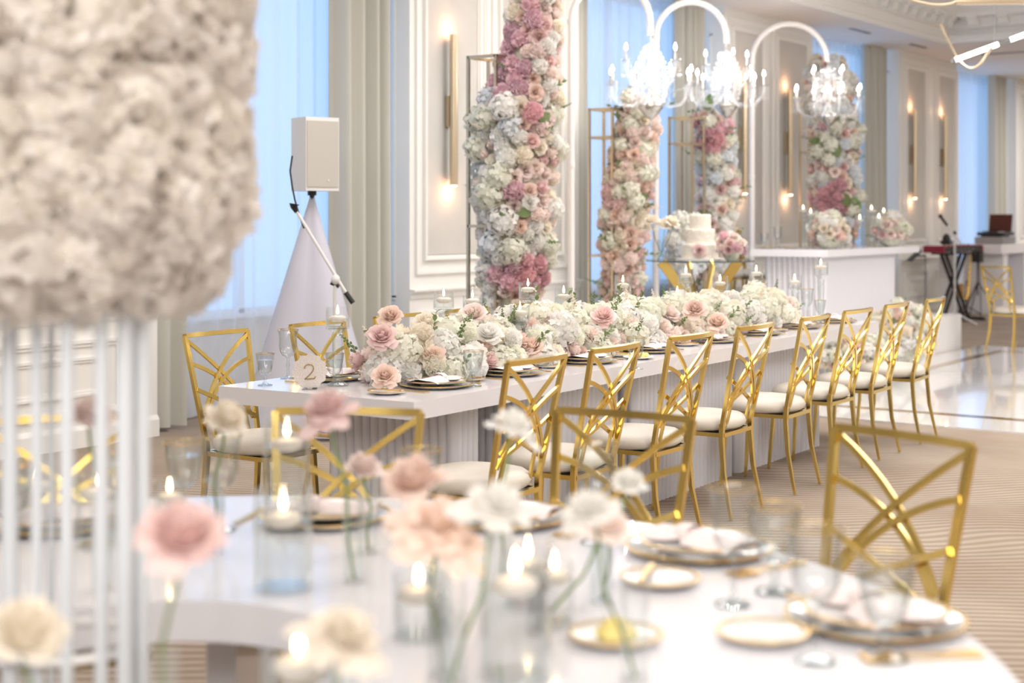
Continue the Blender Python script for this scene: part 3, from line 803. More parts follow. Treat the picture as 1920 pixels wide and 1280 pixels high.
def setting(cx_, cy_, ang, where, sub, side=True, forks=2, knives=1, g_wine=True, g_gob=True, butter=False):
    """ang: direction from the diner towards the middle of the table; sub = short unique words for the place"""
    def at(fx, fy): dx, dy = rot2(fx, fy, ang); return (cx_ + dx, cy_ + dy)
    ch = thing('charger_plate', 'clear charger plate with gold rim ' + sub, 'plate', (cx_, cy_, TZ), ang, 'charger plates ' + where, me=CHARGER)
    obj('gold_rim', CH_RIM, ch); obj('plate_glaze', CHARGER_B, ch)
    pl = thing('dinner_plate', 'white dinner plate ' + sub, 'plate', (cx_, cy_, TZ + .012), ang, 'dinner plates ' + where, me=PLATE)
    obj('gold_rim', PL_RIM, pl)
    nk = thing('napkin', 'pale pink tied napkin ' + sub, 'napkin', (cx_, cy_, TZ + .026), ang + PI / 2 + .15, 'folded napkins ' + where, me=NAP)
    obj('napkin_tie', NRING, nk)
    for k in range(forks):
        x, y = at(-.10, .185 + .024 * k)
        thing('fork', 'gold %s fork left of the plate %s' % (['inner', 'outer'][k], sub), 'fork', (x, y, TZ), ang, 'gold cutlery ' + where, me=CUT['fork'])
    for k in range(knives):
        x, y = at(-.10, -.185)
        thing('knife', 'gold knife right of the plate ' + sub, 'knife', (x, y, TZ), ang, 'gold cutlery ' + where, me=CUT['knife'])
    if side:
        x, y = at(.02, .31)
        s_ = thing('side_plate', 'small white bread plate left of the forks ' + sub, 'plate', (x, y, TZ), ang, 'bread plates ' + where, me=SIDE)
        obj('gold_rim', SD_RIM, s_)
        x, y = at(-.05, .31)
        thing('butter_knife', 'short gold butter knife on the bread plate ' + sub, 'knife', (x, y, TZ + .014), ang + .2, 'gold cutlery ' + where, me=CUT['butter_knife'])
    if g_wine:
        x, y = at(.22, -.08); put_glass(0, 0, WINE, 'tall ribbed wine glass with gold rim behind the plate ' + sub, 'ribbed wine glasses ' + where, xy=(x, y))
    if g_gob:
        x, y = at(.16, -.17); put_glass(0, 0, GOBLET, 'short ribbed water goblet right of the wine glass ' + sub, 'water goblets ' + where, xy=(x, y))
for i, t in enumerate(RT):
    x, y = tp(min(t + .30 - .03 * i, 5.02), .235)
    setting(x, y, angR, 'on the right side of the long table', 'at the %s right place' % (ORD[i] if i < 7 else 'furthest'), g_wine=i in (1, 7), side=i < 7)
for i, t in enumerate(LT[:2]):
    x, y = tp(t + .02, WID - .235)
    setting(x, y, angR + PI, 'on the window side of the long table', 'at the %s window place' % ORD[i], forks=1, g_wine=(i == 1))

put_glass(497, 6.28, GOBLET, 'water goblet at the left end of the long table beside the card')
put_glass(540, 6.55, WINE, 'tall wine glass behind the number card')
put_glass(888, 6.25, GOBLET, 'water goblet in front of the white flowers before the nearest right place', sc=1.1)
put_glass(1192, 6.95, GOBLET, 'water goblet beside the steel thermos', sc=1.1)
# candles ----------------------------------------------------------
def flame_mesh():
    return MB().lathe([(0, -.002), (.0045, .003), (.0062, .010), (.0048, .020), (.0022, .031), (0, .040)], 10).mesh('flame', M['flame'], 180)
FLAME = flame_mesh()
CANDLE = MB().lathe([(0, -.016), (.022, -.015), (.033, -.006), (.036, .001), (.034, .006), (.025, .010), (0, .011)], 24).mesh('candle_body', M['wax'], 60)
WICK = MB().tube([(0, 0, .010), (.001, 0, .019)], .0012, 5).mesh('wick', M['wick'])
def floating(x, y, z, label, group, sc=1.0):
    c = thing('floating_candle', label, 'candle', (x, y, z), 0, group, scale=sc, me=CANDLE)
    obj('wick', WICK, c); obj('flame', FLAME, c, (0, 0, .017))
def cyl_vase(R, H, water, stem=0.0, square=0.0):
    th = .003
    parts = []
    z0 = stem
    if stem > 0:      # glass pillar foot carrying the cup
        parts.append(('glass_pillar', MB().lathe([(0, 0), (R * .92, .001), (R * .95, .008), (R * .5, .018), (R * .42, .03), (R * .40, stem * .55), (R * .46, stem * .75), (R * .40, stem * .82), (R * .55, stem * .88), (R * .40, stem * .93), (R * .85, stem), (0, stem)], 22).mesh('glass_pillar', M['glass_thick'], 60)))
    parts.append(('glass_cup', MB().lathe([(0, z0), (R, z0), (R, z0 + H), (R - th, z0 + H), (R - th, z0 + .008), (0, z0 + .008)], 28).mesh('glass_cup', M['vase'], 40)))
    parts.append(('water', MB().lathe([(0, z0 + .009), (R - th * 1.3, z0 + .009), (R - th * 1.3, z0 + water), (0, z0 + water)], 24).mesh('water', M['water'], 40)))
    return parts
VC = {}
def candle_vase(px, Z, ytop, ylevel, base_h, R, stem_top, label, group, floor_z=.75, clabel=None):
    """stem_top: pixel row where the cup begins (None for a plain cylinder)"""
    x, y = pz(px, Z); zt = hy(ytop, Z); zl = hy(ylevel, Z)
    stem = 0.0 if stem_top is None else hy(stem_top, Z) - floor_z
    H = zt - floor_z - stem; w = zl - floor_z - stem
    w = max(.02, min(w, H - .015))
    key = (round(R, 3), round(H, 2), round(w, 2), round(stem, 2))
    if key not in VC: VC[key] = cyl_vase(R, key[1], key[2], key[3])
    t = thing('candle_vase', label, 'candle holder', (x, y, floor_z + .0005), 0, group)
    build(VC[key], t)
    floating(x, y, floor_z + key[3] + key[2] + .004, clabel or ('floating candle in the ' + label), group.replace('candle vases', 'floating candles'), min(1, R / .045))
GL = 'candle vases on the long table'
for (px, s_off, rim, lev, st, lab) in ((633, .60, 578, 600, 618, 'left end of the long table'),
      (832, .62, 546, 562, 578, None), (886, .76, 552, 566, 580, None), (990, .72, 527, 543, 560, None), (975, .40, 572, 590, 604, None), (1057, .60, 541, 558, 576, None),
      (1168, .64, 517, 534, 552, None), (1286, .76, 506, 518, 532, None), (1270, .46, 540, 556, 572, None), (1350, .56, 519, 534, 548, None),
      (1418, .72, 497, 512, 524, None), (1490, .50, 517, 530, 541, None), (1539, .27, 490, 503, 516, None)):
    # solve t so that the point (t, s) of the table projects to px
    k = (px - CX0) / F
    ax, az = -0.375 - cos(ta) * s_off, 5.71 + sin(ta) * s_off
    t = (k * az - ax) / (sin(ta) - k * cos(ta))
    Z = az + cos(ta) * t
    names = {832: 'left of the pale pink rose', 886: 'half hidden, right of the second', 990: 'before the big flower column', 975: 'low in front of the big flower column', 1057: 'right of the big flower column',
             1168: 'before the second flower column', 1286: 'under the left leg of the cake table', 1270: 'low, below the cake', 1350: 'under the right of the cake table', 1418: 'at the right rim of the cake table',
             1490: 'in front of the head table, low', 1539: 'tallest at the far end of the flowers'}
    nm = lab or names[px]
    candle_vase(px, Z, rim, lev, .75, .050 if px < 700 else .048, st, 'glass pillar candle vase, ' + nm, GL, clabel='floating candle, pillar vase ' + nm)

# number card
px, Z = 581, 6.15
x, y = pz(px, Z)
k = thing('table_number', 'scalloped pearl card with a gold number 2 on a clear stand', 'card', (x, y, .75), TH - PI / 2 + .05)
poly = []
for i in range(96):
    a = 2 * PI * i / 96; r = .070 + .0035 * cos(12 * a); poly.append((r * cos(a), r * sin(a)))
cmb = MB().prism(poly, -.002, .002)
zc = hy(696, Z) - .75
cmb.v = [(vx, vz, vy + zc) for vx, vy, vz in cmb.v]
obj('card', cmb.mesh('card', M['card'], 30), k)
nb = MB()
two = [(-.36, .26, .8), (-.33, .36, .7), (-.24, .45, .6), (-.08, .50, .7), (.10, .47, .95), (.22, .36, 1.3), (.25, .22, 1.5), (.20, .07, 1.3), (.08, -.10, 1.0), (-.10, -.28, .8), (-.32, -.47, .7)]
nb.bar([(a * .062, b * .062, 0) for a, b, c in two], .0042, .0012, nrm=(0, 0, 1), scale=None)
nb.bar([(-.36 * .062, -.47 * .062, 0), (.0, -.46 * .062, 0), (.30 * .062, -.45 * .062, 0), (.38 * .062, -.30 * .062, 0)], .0045, .0012, nrm=(0, 0, 1))
nb.ell((-.33 * .062, .27 * .062, 0), (.0038, .0038, .001), 8, 4)
me = nb.mesh('number', M['gold_trim'], 0)
obj('number', me, k, (0, -.0035, zc - .002), (PI / 2, 0, 0))
obj('clear_stand', MB().box(0, .012, .035, .05, .003, .07).box(0, .0, .0015, .06, .05, .003).mesh('clear_stand', M['glass'], 0), k)
# coffee thermos and butter plate
x, y = gp(1081, 668, .75)
th = thing('thermos', 'steel thermos jug with black lid among the flowers', 'jug', (x, y, TZ), .4)
obj('body', MB().lathe([(0, 0), (.030, 0), (.034, .006), (.034, .085), (.030, .09), (0, .09)], 20).mesh('thermos_body', M['steel'], 40), th)
ld = MB().lathe([(0, .09), (.034, .09), (.036, .095), (.034, .112), (.02, .118), (0, .118)], 20); ld.box(.045, 0, .10, .03, .012, .012); ld.bar([(.06, 0, .10), (.066, 0, .06), (.05, 0, .03)], .010, .006, nrm=(0, 1, 0))
obj('lid', ld.mesh('lid', M['dark'], 40), th)
x, y = tp(1.33 + .38, .36)
x, y = gp(1197, 672, .752)
bp_ = thing('butter_dish', 'small plate of yellow butter balls behind the second chair', 'dish', (x, y, TZ), 0, me=SIDE)
for k_ in range(7):
    a = k_ * 2 * PI / 6; r = .038 if k_ < 6 else 0
    obj('butter_ball', MB().ell((r * cos(a), r * sin(a), .020), (.016, .016, .012), 10, 6).mesh('butter_ball', M['butter']), bp_)

# ------------------------------------------------------------------ flower runner on the long table
runner = thing('flower_runner', 'long mounded runner of white hydrangeas and blush roses on the long table', 'flowers', (tc[0], tc[1], TZ), TANG)
R0, R1 = -LEN / 2 + .42, LEN / 2 - .50
RS = (.50 - WID / 2)
RH = .175
def rr_env(x): return min(1, ((x - R0) / .16 + .25)) * min(1, ((R1 - x) / .2 + .3))
cr = MB()
def cf(u, v):
    xx = R0 + (R1 - R0) * u; a = PI * v; e = rr_env(xx) * .8
    return (xx, RS + cos(a) * .17 * e, .0 + sin(a) * (RH - .05) * e)
obj('moss_base', cr.grid(cf, 40, 8).mesh('moss_base', M['filler'], 60), runner)
rn = random.Random(21)
def rc(r):
    xx = r.uniform(R0, R1); a = r.uniform(.02, .98) * PI
    if r.random() < .25: a = r.uniform(.02, .3) * PI if r.random() < .7 else r.uniform(.7, .98) * PI
    e = rr_env(xx) * r.uniform(.86, 1.14)
    nn = Vector((r.uniform(-.35, .35) - (.8 if xx < R0 + .12 else 0), cos(a), sin(a) + .12))
    return Vector((xx, RS - cos(a) * .0 + cos(a) * .20 * e, .015 + sin(a) * RH * e)), nn
def rp(p, r):
    q = r.random()
    if q < .36: return 'hydrangea', r.choice(['hyd', 'hyd', 'white']), r.uniform(.16, .19), .62
    if q < .52: return 'rose', r.choice(['blush', 'pink', 'peach', 'blush']), r.uniform(.095, .12), .72
    if q < .72: return 'open_rose', r.choice(['white', 'cream', 'blush', 'blush', 'peach']), r.uniform(.10, .12), .72
    return 'peony', r.choice(['white', 'cream', 'hyd', 'hyd']), r.uniform(.10, .15), .66
def rpl(p, nn, kind, col, size): put_flower(runner, kind, col, p, nn, size, rn)
kept = scatter(rc, rn, 5200, rp, rpl)
print('runner flowers', len(kept))
for i in range(72):
    p, nn = rc(rn)
    nn.z = abs(nn.z) + .6
    put_flower(runner, rn.choice(['stock_spray', 'stock_spray', 'leaf_sprig']), 'g', p, nn + Vector((rn.uniform(-.4, .4), rn.uniform(-.3, .3), 0)), rn.uniform(.10, .17), rn)
# the large signature blooms at the near end
for (px, py, Z, col, sz) in ((716, 626, 6.25, 'pink', .115), (722, 700, 6.02, 'peach', .10), (732, 588, 6.5, 'peach', .10), (888, 583, 6.9, 'blush', .12), (915, 620, 6.75, 'white', .12), (997, 645, 7.0, 'peach', .11), (812, 665, 6.35, 'peach', .11),
                         (1132, 588, 7.6, 'pink', .12), (1022, 600, 7.3, 'blush', .13), (800, 600, 6.6, 'cream', .12), (1303, 575, 8.3, 'peach', .12), (1345, 600, 8.5, 'peach', .12)):
    wx, wy = pz(px, Z); d = Vector((wx - tc[0], wy - tc[1])); lx, ly = rot2(d.x, d.y, -TANG)
    nx, ny = rot2(-wx, -wy, -TANG)
    put_flower(runner, 'open_rose', col, (lx, ly, hy(py, Z) - TZ), Vector((nx, ny, 6.5 + 3 * (Z > 6.5))), sz, rn)

# ------------------------------------------------------------------ tall gold stands and flower columns
def gold_stand(px_left, Z, ytop, rings, label, w=.25, z0=0.0):
    """px_left: pixel column of the left corner post; the square stands parallel to the window wall"""
    wx, wy = pz(px_left, Z); H = hy(ytop, Z) - z0
    t = thing('gold_stand', label, 'stand', (wx + w / 2, wy - w / 2, z0), 0)
    b = .022
    for sx in (-1, 1):
        for sy in (-1, 1): obj('post', MB().box(sx * w / 2, sy * w / 2, H / 2, b, b, H).mesh('post', M['gold_satin'], 0), t)
    for zz in [H - b / 2] + [r - z0 for r in rings] + [b / 2]:
        m = MB()
        for s in (-1, 1): m.box(0, s * w / 2, zz, w, b, b); m.box(s * w / 2, 0, zz, b, w, b)
        obj('ring_bar', m.mesh('ring_bar', M['gold_satin'], 0), t)
    return t
gold_stand(878, 11.0, 105, [1.39, .7], 'tall gold frame stand beside the nearest flower column')
gold_stand(1105, 13.8, 203, [2.19, 1.1], 'gold frame stand left of the second flower column', z0=STZ)
gold_stand(1255, 14.6, 219, [2.17, 1.1], 'gold frame stand left of the third flower column', z0=STZ)
gold_stand(1500, 17.3, 191, [2.2, 1.1], 'gold frame stand behind the rightmost flower column', z0=STZ)

def column(Z, prof, clusters, recipe, label, seed, z0, n_try=4200, base=1.0):
    """prof: (pixel row, left, right) silhouette; becomes a round bundle of flowers at depth Z"""
    rnd = random.Random(seed)
    P = []
    for (y, l, r_) in prof:
        h = hy(y, Z); c = ((l + r_) / 2 - CX0) / F * Z; P.append((h, c, (r_ - l) / 2 / F * Z))
    P.sort()
    bx, by = cw(P[0][1], Z)
    t = thing('floral_tower', label, 'flowers', (bx, by, z0))
    def env(h):
        if h <= P[0][0]: return P[0][1], P[0][2]
        for a, b in zip(P, P[1:]):
            if h <= b[0]:
                s = (h - a[0]) / (b[0] - a[0]); return a[1] + (b[1] - a[1]) * s, a[2] + (b[2] - a[2]) * s
        return P[-1][1], P[-1][2]
    lo, hi = z0 + .05, P[-1][0]
    core = MB()
    def cfn(u, v):
        h = lo + (hi - .1 - lo) * v; c, r = env(h); q = r * .60 * (1 - .9 * max(0, v - .93) / .07)
        wx, wy = cw(c, Z); return (wx + q * cos(2 * PI * u) - bx, wy + q * sin(2 * PI * u) - by, h - z0)
    obj('moss_core', core.grid(cfn, 12, 24).mesh('moss_core', M['filler'], 180), t)
    def cand(r):
        h = r.uniform(lo, hi); c, R = env(h); a = r.uniform(0, 2 * PI)
        if r.random() < .5: a = -PI / 2 + r.gauss(0, 1.0)         # denser on the side that faces the room
        ca, sa = cos(a), sin(a)                                   # in lens axes: x right, y away
        k = r.uniform(.80, 1.0)
        wx, wy = cw(c + (R - .05) * k * ca, Z + (R - .05) * k * sa)
        nx, ny = cw(ca, sa)
        return Vector((wx - bx, wy - by, h - z0)), Vector((nx, ny, r.uniform(-.15, .35)))
    def pick(p, r):
        wx, wy = p.x + bx, p.y + by
        cx_, cz_ = ST * wx - CT * wy, CT * wx + ST * wy
        px, py = CX0 + F * cx_ / cz_, HOR + F * (EYE - p.z - z0) / cz_
        if cz_ < Z + .05:
            for (qx, qy, qr, kind, col) in clusters:
                if (px - qx) ** 2 + (py - qy) ** 2 < qr * qr: return kind, col, r.uniform(.13, .17), .62
        return recipe(px, py, r)
    kept = scatter(cand, rnd, n_try, pick, lambda p, nn, kind, col, size: put_flower(t, kind, col, p, nn, size, rnd))
    for i in range(34):
        p, nn = cand(rnd)
        put_flower(t, rnd.choice(['leaf', 'leaf_sprig', 'stock_spray']), 'g', p * 1.0, nn, rnd.uniform(.10, .2), rnd)
    print(label, len(kept))
    return t
def rec_left(split, hydw=.35):
    def f(px, py, r):
        q = r.random()
        if px < split:
            if q < .6: return 'hydrangea', r.choice(['cool', 'white', 'hyd']), r.uniform(.2, .26), .6
            if q < .8: return 'peony', 'white', r.uniform(.12, .16), .65
            return 'rose', r.choice(['blush', 'cream']), r.uniform(.10, .12), .75
        if q < .16: return 'hydrangea', r.choice(['hyd', 'white']), r.uniform(.17, .22), .6
        if q < .40: return 'rose', r.choice(['blush', 'blush', 'peach', 'cream', 'pink']), r.uniform(.10, .125), .74
        if q < .72: return 'open_rose', r.choice(['cream', 'blush', 'peach', 'white']), r.uniform(.11, .14), .72
        return 'peony', r.choice(['white', 'cream', 'blush']), r.uniform(.10, .14), .66
    return f
column(11.0, [(-60, 965, 1060), (0, 950, 1062), (70, 938, 1064), (150, 925, 1064), (200, 890, 1060), (300, 880, 1056), (400, 884, 1050), (500, 893, 1042), (600, 900, 1020), (778, 905, 1010)],
       [(955, 80, 26, 'peony', 'mauve'), (962, 140, 32, 'peony', 'mauve'), (945, 172, 24, 'peony', 'mauve'), (998, 22, 22, 'peony', 'mauve'), (992, 216, 18, 'peony', 'rosy'), (945, 357, 20, 'peony', 'mauve'), (955, 510, 22, 'peony', 'mauve'), (993, 510, 26, 'peony', 'rosy'), (1052, 462, 12, 'peony', 'rosy'),
        (1010, 60, 22, 'open_rose', 'pink')],
       rec_left(965), 'tallest flower column, nearest, with mauve blooms and white hydrangeas', 31, 0.0)
def rec2(px, py, r):
    q = r.random(); low = py > 330
    if q < .14: return 'hydrangea', 'hyd', r.uniform(.15, .19), .6
    if q < .62: return 'rose', r.choice(['peach', 'pink', 'peach', 'blush'] if low else ['blush', 'peach', 'cream', 'blush']), r.uniform(.11, .14), .72
    if q < .86: return 'open_rose', r.choice(['blush', 'peach', 'cream']), r.uniform(.12, .14), .7
    return 'peony', r.choice(['cream', 'blush']), r.uniform(.11, .14), .66
column(13.8, [(175, 1165, 1245), (250, 1148, 1242), (300, 1132, 1238), (400, 1116, 1228), (480, 1117, 1218), (560, 1120, 1215), (620, 1125, 1210)],
       [(1145, 380, 22, 'peony', 'pink'), (1180, 470, 12, 'peony', 'rosy')], rec2, 'second flower column, all peach and blush roses, under a chandelier', 32, STZ)
def rec3(px, py, r):
    q = r.random()
    if q < .25: return 'hydrangea', r.choice(['white', 'hyd']), r.uniform(.16, .2), .6
    if q < .6: return 'open_rose', r.choice(['white', 'blush', 'cream', 'white']), r.uniform(.12, .14), .7
    if q < .8: return 'rose', r.choice(['blush', 'peach', 'pink']), r.uniform(.11, .13), .72
    return 'peony', r.choice(['white', 'cool']), r.uniform(.12, .15), .66
column(14.9, [(185, 1300, 1385), (240, 1297, 1382), (300, 1296, 1385), (360, 1300, 1396), (420, 1290, 1385), (480, 1280, 1370), (560, 1285, 1365)],
       [(1325, 272, 24, 'peony', 'rosy'), (1350, 245, 18, 'peony', 'mauve'), (1345, 285, 12, 'peony', 'mauve'), (1310, 228, 9, 'peony', 'rosy')], rec3, 'third flower column with a mauve cluster, behind the cake', 33, STZ)
column(17.0, [(112, 1520, 1590), (135, 1500, 1604), (200, 1505, 1612), (260, 1512, 1620), (330, 1510, 1618), (400, 1510, 1620), (480, 1515, 1610)],
       [(1560, 375, 24, 'peony', 'rosy'), (1540, 372, 14, 'peony', 'mauve'), (1576, 350, 16, 'peony', 'rosy'), (1550, 232, 14, 'peony', 'mauve'), (1555, 395, 14, 'peony', 'rosy')],
       rec3, 'rightmost flower column, rising behind the head table chandelier', 34, STZ)
# blue-white hydrangea cloud left of the cake
def bouquet(name, label, cat, X, Y, Zb, rad, hgt, recipe, seed, tries=500, sprays=4, sy=1.0, rz=0.0, flat=.0):
    rnd = random.Random(seed)
    t = thing(name, label, cat, (X, Y, Zb), rz)
    m = MB().ell((0, 0, hgt * .45), (rad * .62, rad * .62 * sy, hgt * .5), 14, 8)
    obj('moss_base', m.mesh('moss_base', M['filler'], 180), t)
    def cand(r):
        d = Vector((r.gauss(0, 1), r.gauss(0, 1), r.gauss(0, 1) + .5)).normalized()
        if d.z < -.35: d.z = -.2
        k = r.uniform(.85, 1)
        return Vector((d.x * rad * .86 * k, d.y * rad * .86 * sy * k, max(.03, hgt * .45 + d.z * hgt * .5 * k))), d
    scatter(cand, rnd, tries, lambda p, r: recipe(0, 0, r), lambda p, nn, kind, col, size: put_flower(t, kind, col, p, nn, size, rnd))
    for i in range(sprays):
        p, nn = cand(rnd); put_flower(t, rnd.choice(['leaf', 'leaf_sprig']), 'g', p, nn, .1, rnd)
    return t
x, y = pz(1287, 14.0)
bouquet('hydrangea_cloud', 'bluish white hydrangea cloud behind and left of the cake', 'flowers', x, y, .72, .17, .82, lambda a, b, r: ('hydrangea', r.choice(['cool', 'cool', 'white']), r.uniform(.16, .2), .6), 41)

# ------------------------------------------------------------------ white cane arches with crystal chandeliers
def arch(px_leg, px_end, Z, y_end, label, z0):
    rad = (px_end - px_leg) / 2 / F * Z
    lx, ly = pz(px_leg, Z); t = thing('arch_stand', label, 'stand', (lx, ly, z0))
    top = 3.50; c = top - rad * 1.0
    dirv = Vector(cw(1, 0))
    pts = [(0, 0, 0), (0, 0, (c - z0) * .5), (0, 0, c - z0)]
    for i in range(1, 17):
        a = PI - PI * i / 16
        q = rad + rad * cos(a); pts.append((dirv.x * q, dirv.y * q, c - z0 + rad * sin(a)))
    e = 2 * rad; pts.append((dirv.x * e, dirv.y * e, hy(y_end, Z) - z0))
    obj('curved_tube', MB().tube(pts, .029, 12).mesh('curved_tube', M['tube_white'], 60), t)
    obj('base_plate', MB().lathe([(0, 0), (.16, 0), (.16, .012), (0, .012)], 24).mesh('base_plate', M['tube_white']), t)
    for zz in (c - z0, (c - z0) * .55): obj('joint_collar', MB().lathe([(.029, zz - .02), (.034, zz - .02), (.034, zz + .02), (.029, zz + .02)], 12).mesh('joint_collar', M['tube_white']), t)
    return t
arch(1071, 1219, 13.0, 66, 'white arched pole left of the first chandelier', STZ)
arch(1230, 1362, 14.2, 80, 'white arched pole rising between the first and second chandeliers', STZ)
arch(1410, 1551, 15.8, 112, 'white arched pole left of the rightmost chandelier', STZ)

def chandelier_proto():
    """unit: hangs from z=0, about 0.9 tall, arms radius 0.36"""
    out = []
    out.append(('stem', MB().lathe([(0, 0), (.012, 0), (.012, -.06), (.035, -.075), (.05, -.09), (.02, -.11), (.03, -.14), (.055, -.17), (.03, -.20), (.018, -.24), (.04, -.28), (.06, -.33), (.035, -.38), (.03, -.44), (.07, -.49), (.05, -.54), (.035, -.58), (0, -.6)][::-1], 14).mesh('stem', M['crystal'], 60)))
    out.append(('bottom_bowl', MB().lathe([(0, -.74), (.02, -.72), (.05, -.70), (.10, -.64), (.11, -.62), (.105, -.60), (.03, -.59), (0, -.59)], 16).mesh('bottom_bowl', M['steel'], 40)))
    out.append(('top_crown', MB().lathe([(.015, -.10), (.05, -.13), (.075, -.11), (.078, -.10)], 14).mesh('top_crown', M['crystal'], 60)))
    for tier, (n, R, zc, zt, off) in enumerate(((8, .36, -.50, -.40, .2), (4, .21, -.33, -.20, .6))):
        for k in range(n):
            a = 2 * PI * k / n + off; ca, sa = cos(a), sin(a)
            def Pt(r, z): return (r * ca, r * sa, z)
            arm = MB().tube([Pt(.03, zc), Pt(R * .25, zc - .07), Pt(R * .5, zc - .12), Pt(R * .78, zc - .10), Pt(R * .95, zc - .02), Pt(R, zt - .03)], [.012, .011, .011, .010, .010, .012], 7)
            bob = MB().lathe([(.008, 0), (.03, .002), (.048, .016), (.050, .017), (.046, .014), (.02, -.004), (.008, -.004)], 12, c=Pt(R, zt - .03))
            arm.add(bob.v, bob.f)
            sl = MB().lathe([(0, 0), (.009, 0), (.009, .085), (0, .085)], 8, c=Pt(R, zt - .02)).mesh('candle_sleeve', M['steel'], 40)
            bl = MB().lathe([(0, 0), (.011, .008), (.014, .022), (.010, .042), (.003, .058), (0, .062)], 8, c=Pt(R, zt + .065)).mesh('bulb', M['bulb'])
            cr_ = MB()
            for q in range(4):
                b = a + q * PI / 2 + .4; c0 = (R * ca + .045 * cos(b), R * sa + .045 * sin(b))
                for j in range(4): cr_.ell((c0[0], c0[1], zt - .045 - j * .022), (.006, .006, .009), 5, 3)
                cr_.ell((c0[0], c0[1], zt - .15), (.010, .010, .022), 5, 3)
            for j in range(9):     # swag of beads from the stem to the arm
                s = j / 8; r = .05 + (R - .05) * s
                cr_.ell((r * ca, r * sa, zc + .10 - .55 * s * (1 - s) * .5 + (zt - zc - .12) * s), (.0075, .0075, .0075), 5, 3)
            out.append(('arm', arm.mesh('arm', M['crystal'], 60), [('candle_sleeve', sl), ('bulb', bl), ('crystal_drops', cr_.mesh('crystal_drops', M['crystal'], 180))]))
    st_ = MB(); r = random.Random(2)
    for k in range(16):
        a = 2 * PI * k / 16
        for j in range(11):
            s = j / 10; rr = .06 + .06 * s + .05 * sin(PI * s)
            st_.ell((rr * cos(a), rr * sin(a), -.12 - .42 * s), (.012, .012, .018), 5, 3)
    out.append(('crystal_strands', st_.mesh('crystal_strands', M['crystal'], 180)))
    out.append(('pendant_drop', MB().ell((0, 0, -.78), (.022, .022, .045), 8, 6).mesh('pendant_drop', M['crystal'], 180)))
    return out
CHAN = chandelier_proto()
def chandelier(px, Z, ytop, size, label):
    x, y = pz(px, Z); z = hy(ytop, Z)
    t = thing('chandelier', label, 'chandelier', (x, y, z), .3 * px, None, scale=size)
    build(CHAN, t)
    light('chandelier_light', 'POINT', (x, y, z - .30 * size), 8, (1, .93, .86), .22)
chandelier(1220, 13.0, 64, 1.02, 'leftmost crystal candle chandelier, above the second flower column')
chandelier(1362, 14.2, 80, .98, 'middle crystal candle chandelier, above the third flower column')
chandelier(1552, 15.8, 112, .98, 'rightmost crystal candle chandelier, above the head table')

# ------------------------------------------------------------------ cake table
x, y = pz(1313, 12.3); CTZ = hy(487, 12.3)
ct = thing('cake_table', 'round smoked glass cake table on angled gold legs', 'table', (x, y, STZ), .3)
HT = CTZ - STZ
obj('glass_top', MB().lathe([(0, HT - .012), (.445, HT - .012), (.447, HT - .006), (.445, HT), (0, HT)], 48).mesh('glass_top', M['tabletop_glass'], 40), ct)
for k in range(4):
    a = k * PI / 2 + .5
    m = MB().bar([(.33 * cos(a), .33 * sin(a), HT - .013), (.05 * cos(a + .3), .05 * sin(a + .3), HT * .45), (.30 * cos(a + .2), .30 * sin(a + .2), 0.0)], .085, .02, nrm=(-sin(a), cos(a), 0))
    obj('leg', m.mesh('leg', M['gold'], 30), ct)
# cake
ck = thing('wedding_cake', 'three tier ivory textured cake with pink petals on glass table', 'cake', (x + .0, y + .0, CTZ), .2)
def tier(r, z0, z1, seed):
    rr = random.Random(seed); k1, k2 = rr.uniform(0, 6), rr.uniform(0, 6)
    prof = [(0, z0), (r, z0)] + [(r, z0 + (z1 - z0) * i / 6) for i in range(1, 6)] + [(r, z1 - .006), (r - .008, z1), (0, z1)]
    return MB().lathe(prof, 40, wob=lambda a, z: .018 * sin(9 * a + k1 + z * 60) + .012 * sin(17 * a + k2 - z * 90)).mesh('cake_tier', M['cake'], 60)
obj('cake_board', MB().lathe([(0, 0), (.20, 0), (.20, .012), (0, .012)], 36).mesh('cake_board', M['white_matte']), ck)
obj('cake_tier', tier(.148, .012, .135, 1), ck); obj('cake_tier', tier(.118, .135, .255, 2), ck); obj('cake_tier', tier(.088, .255, .375, 3), ck)
rr_ = random.Random(5)
nx, ny = Vector((-x, -y)).normalized()
q = rot2(nx, ny, -.2)
put_flower(ck, 'open_rose', 'pink', (q[0] * .15 - .03, q[1] * .15, .085), (q[0], q[1], .2), .095, rr_)
# round bouquet and vase on the cake table
X2, Y2 = pz(1371, 12.05)
b = bouquet('round_bouquet', 'round bouquet of white and pink roses beside the cake', 'flowers', X2, Y2, CTZ, .135, .235,
            lambda a, b_, r: ('rose', r.choice(['white', 'blush', 'pink', 'white', 'blush']), r.uniform(.075, .095), .72) if r.random() < .75 else ('peony', r.choice(['mauve', 'blush']), .08, .7), 42, 400, 1)
X3, Y3 = pz(1240, 12.25)
v = thing('tulip_vase', 'faceted clear vase with crossed gold lines left of the cake', 'vase', (X3, Y3, CTZ))
obj('glass_body', MB().lathe([(0, 0), (.035, 0), (.032, .05), (.028, .10), (.036, .17), (.034, .17), (.026, .10), (.03, .01), (0, .01)], 8).mesh('glass_body', M['glass_thick'], 10), v)
fl = thing('cream_flower_bunch', 'three ruffled cream blooms in the vase left of the cake', 'flowers', (X3, Y3, CTZ + .02))
rr_ = random.Random(8)
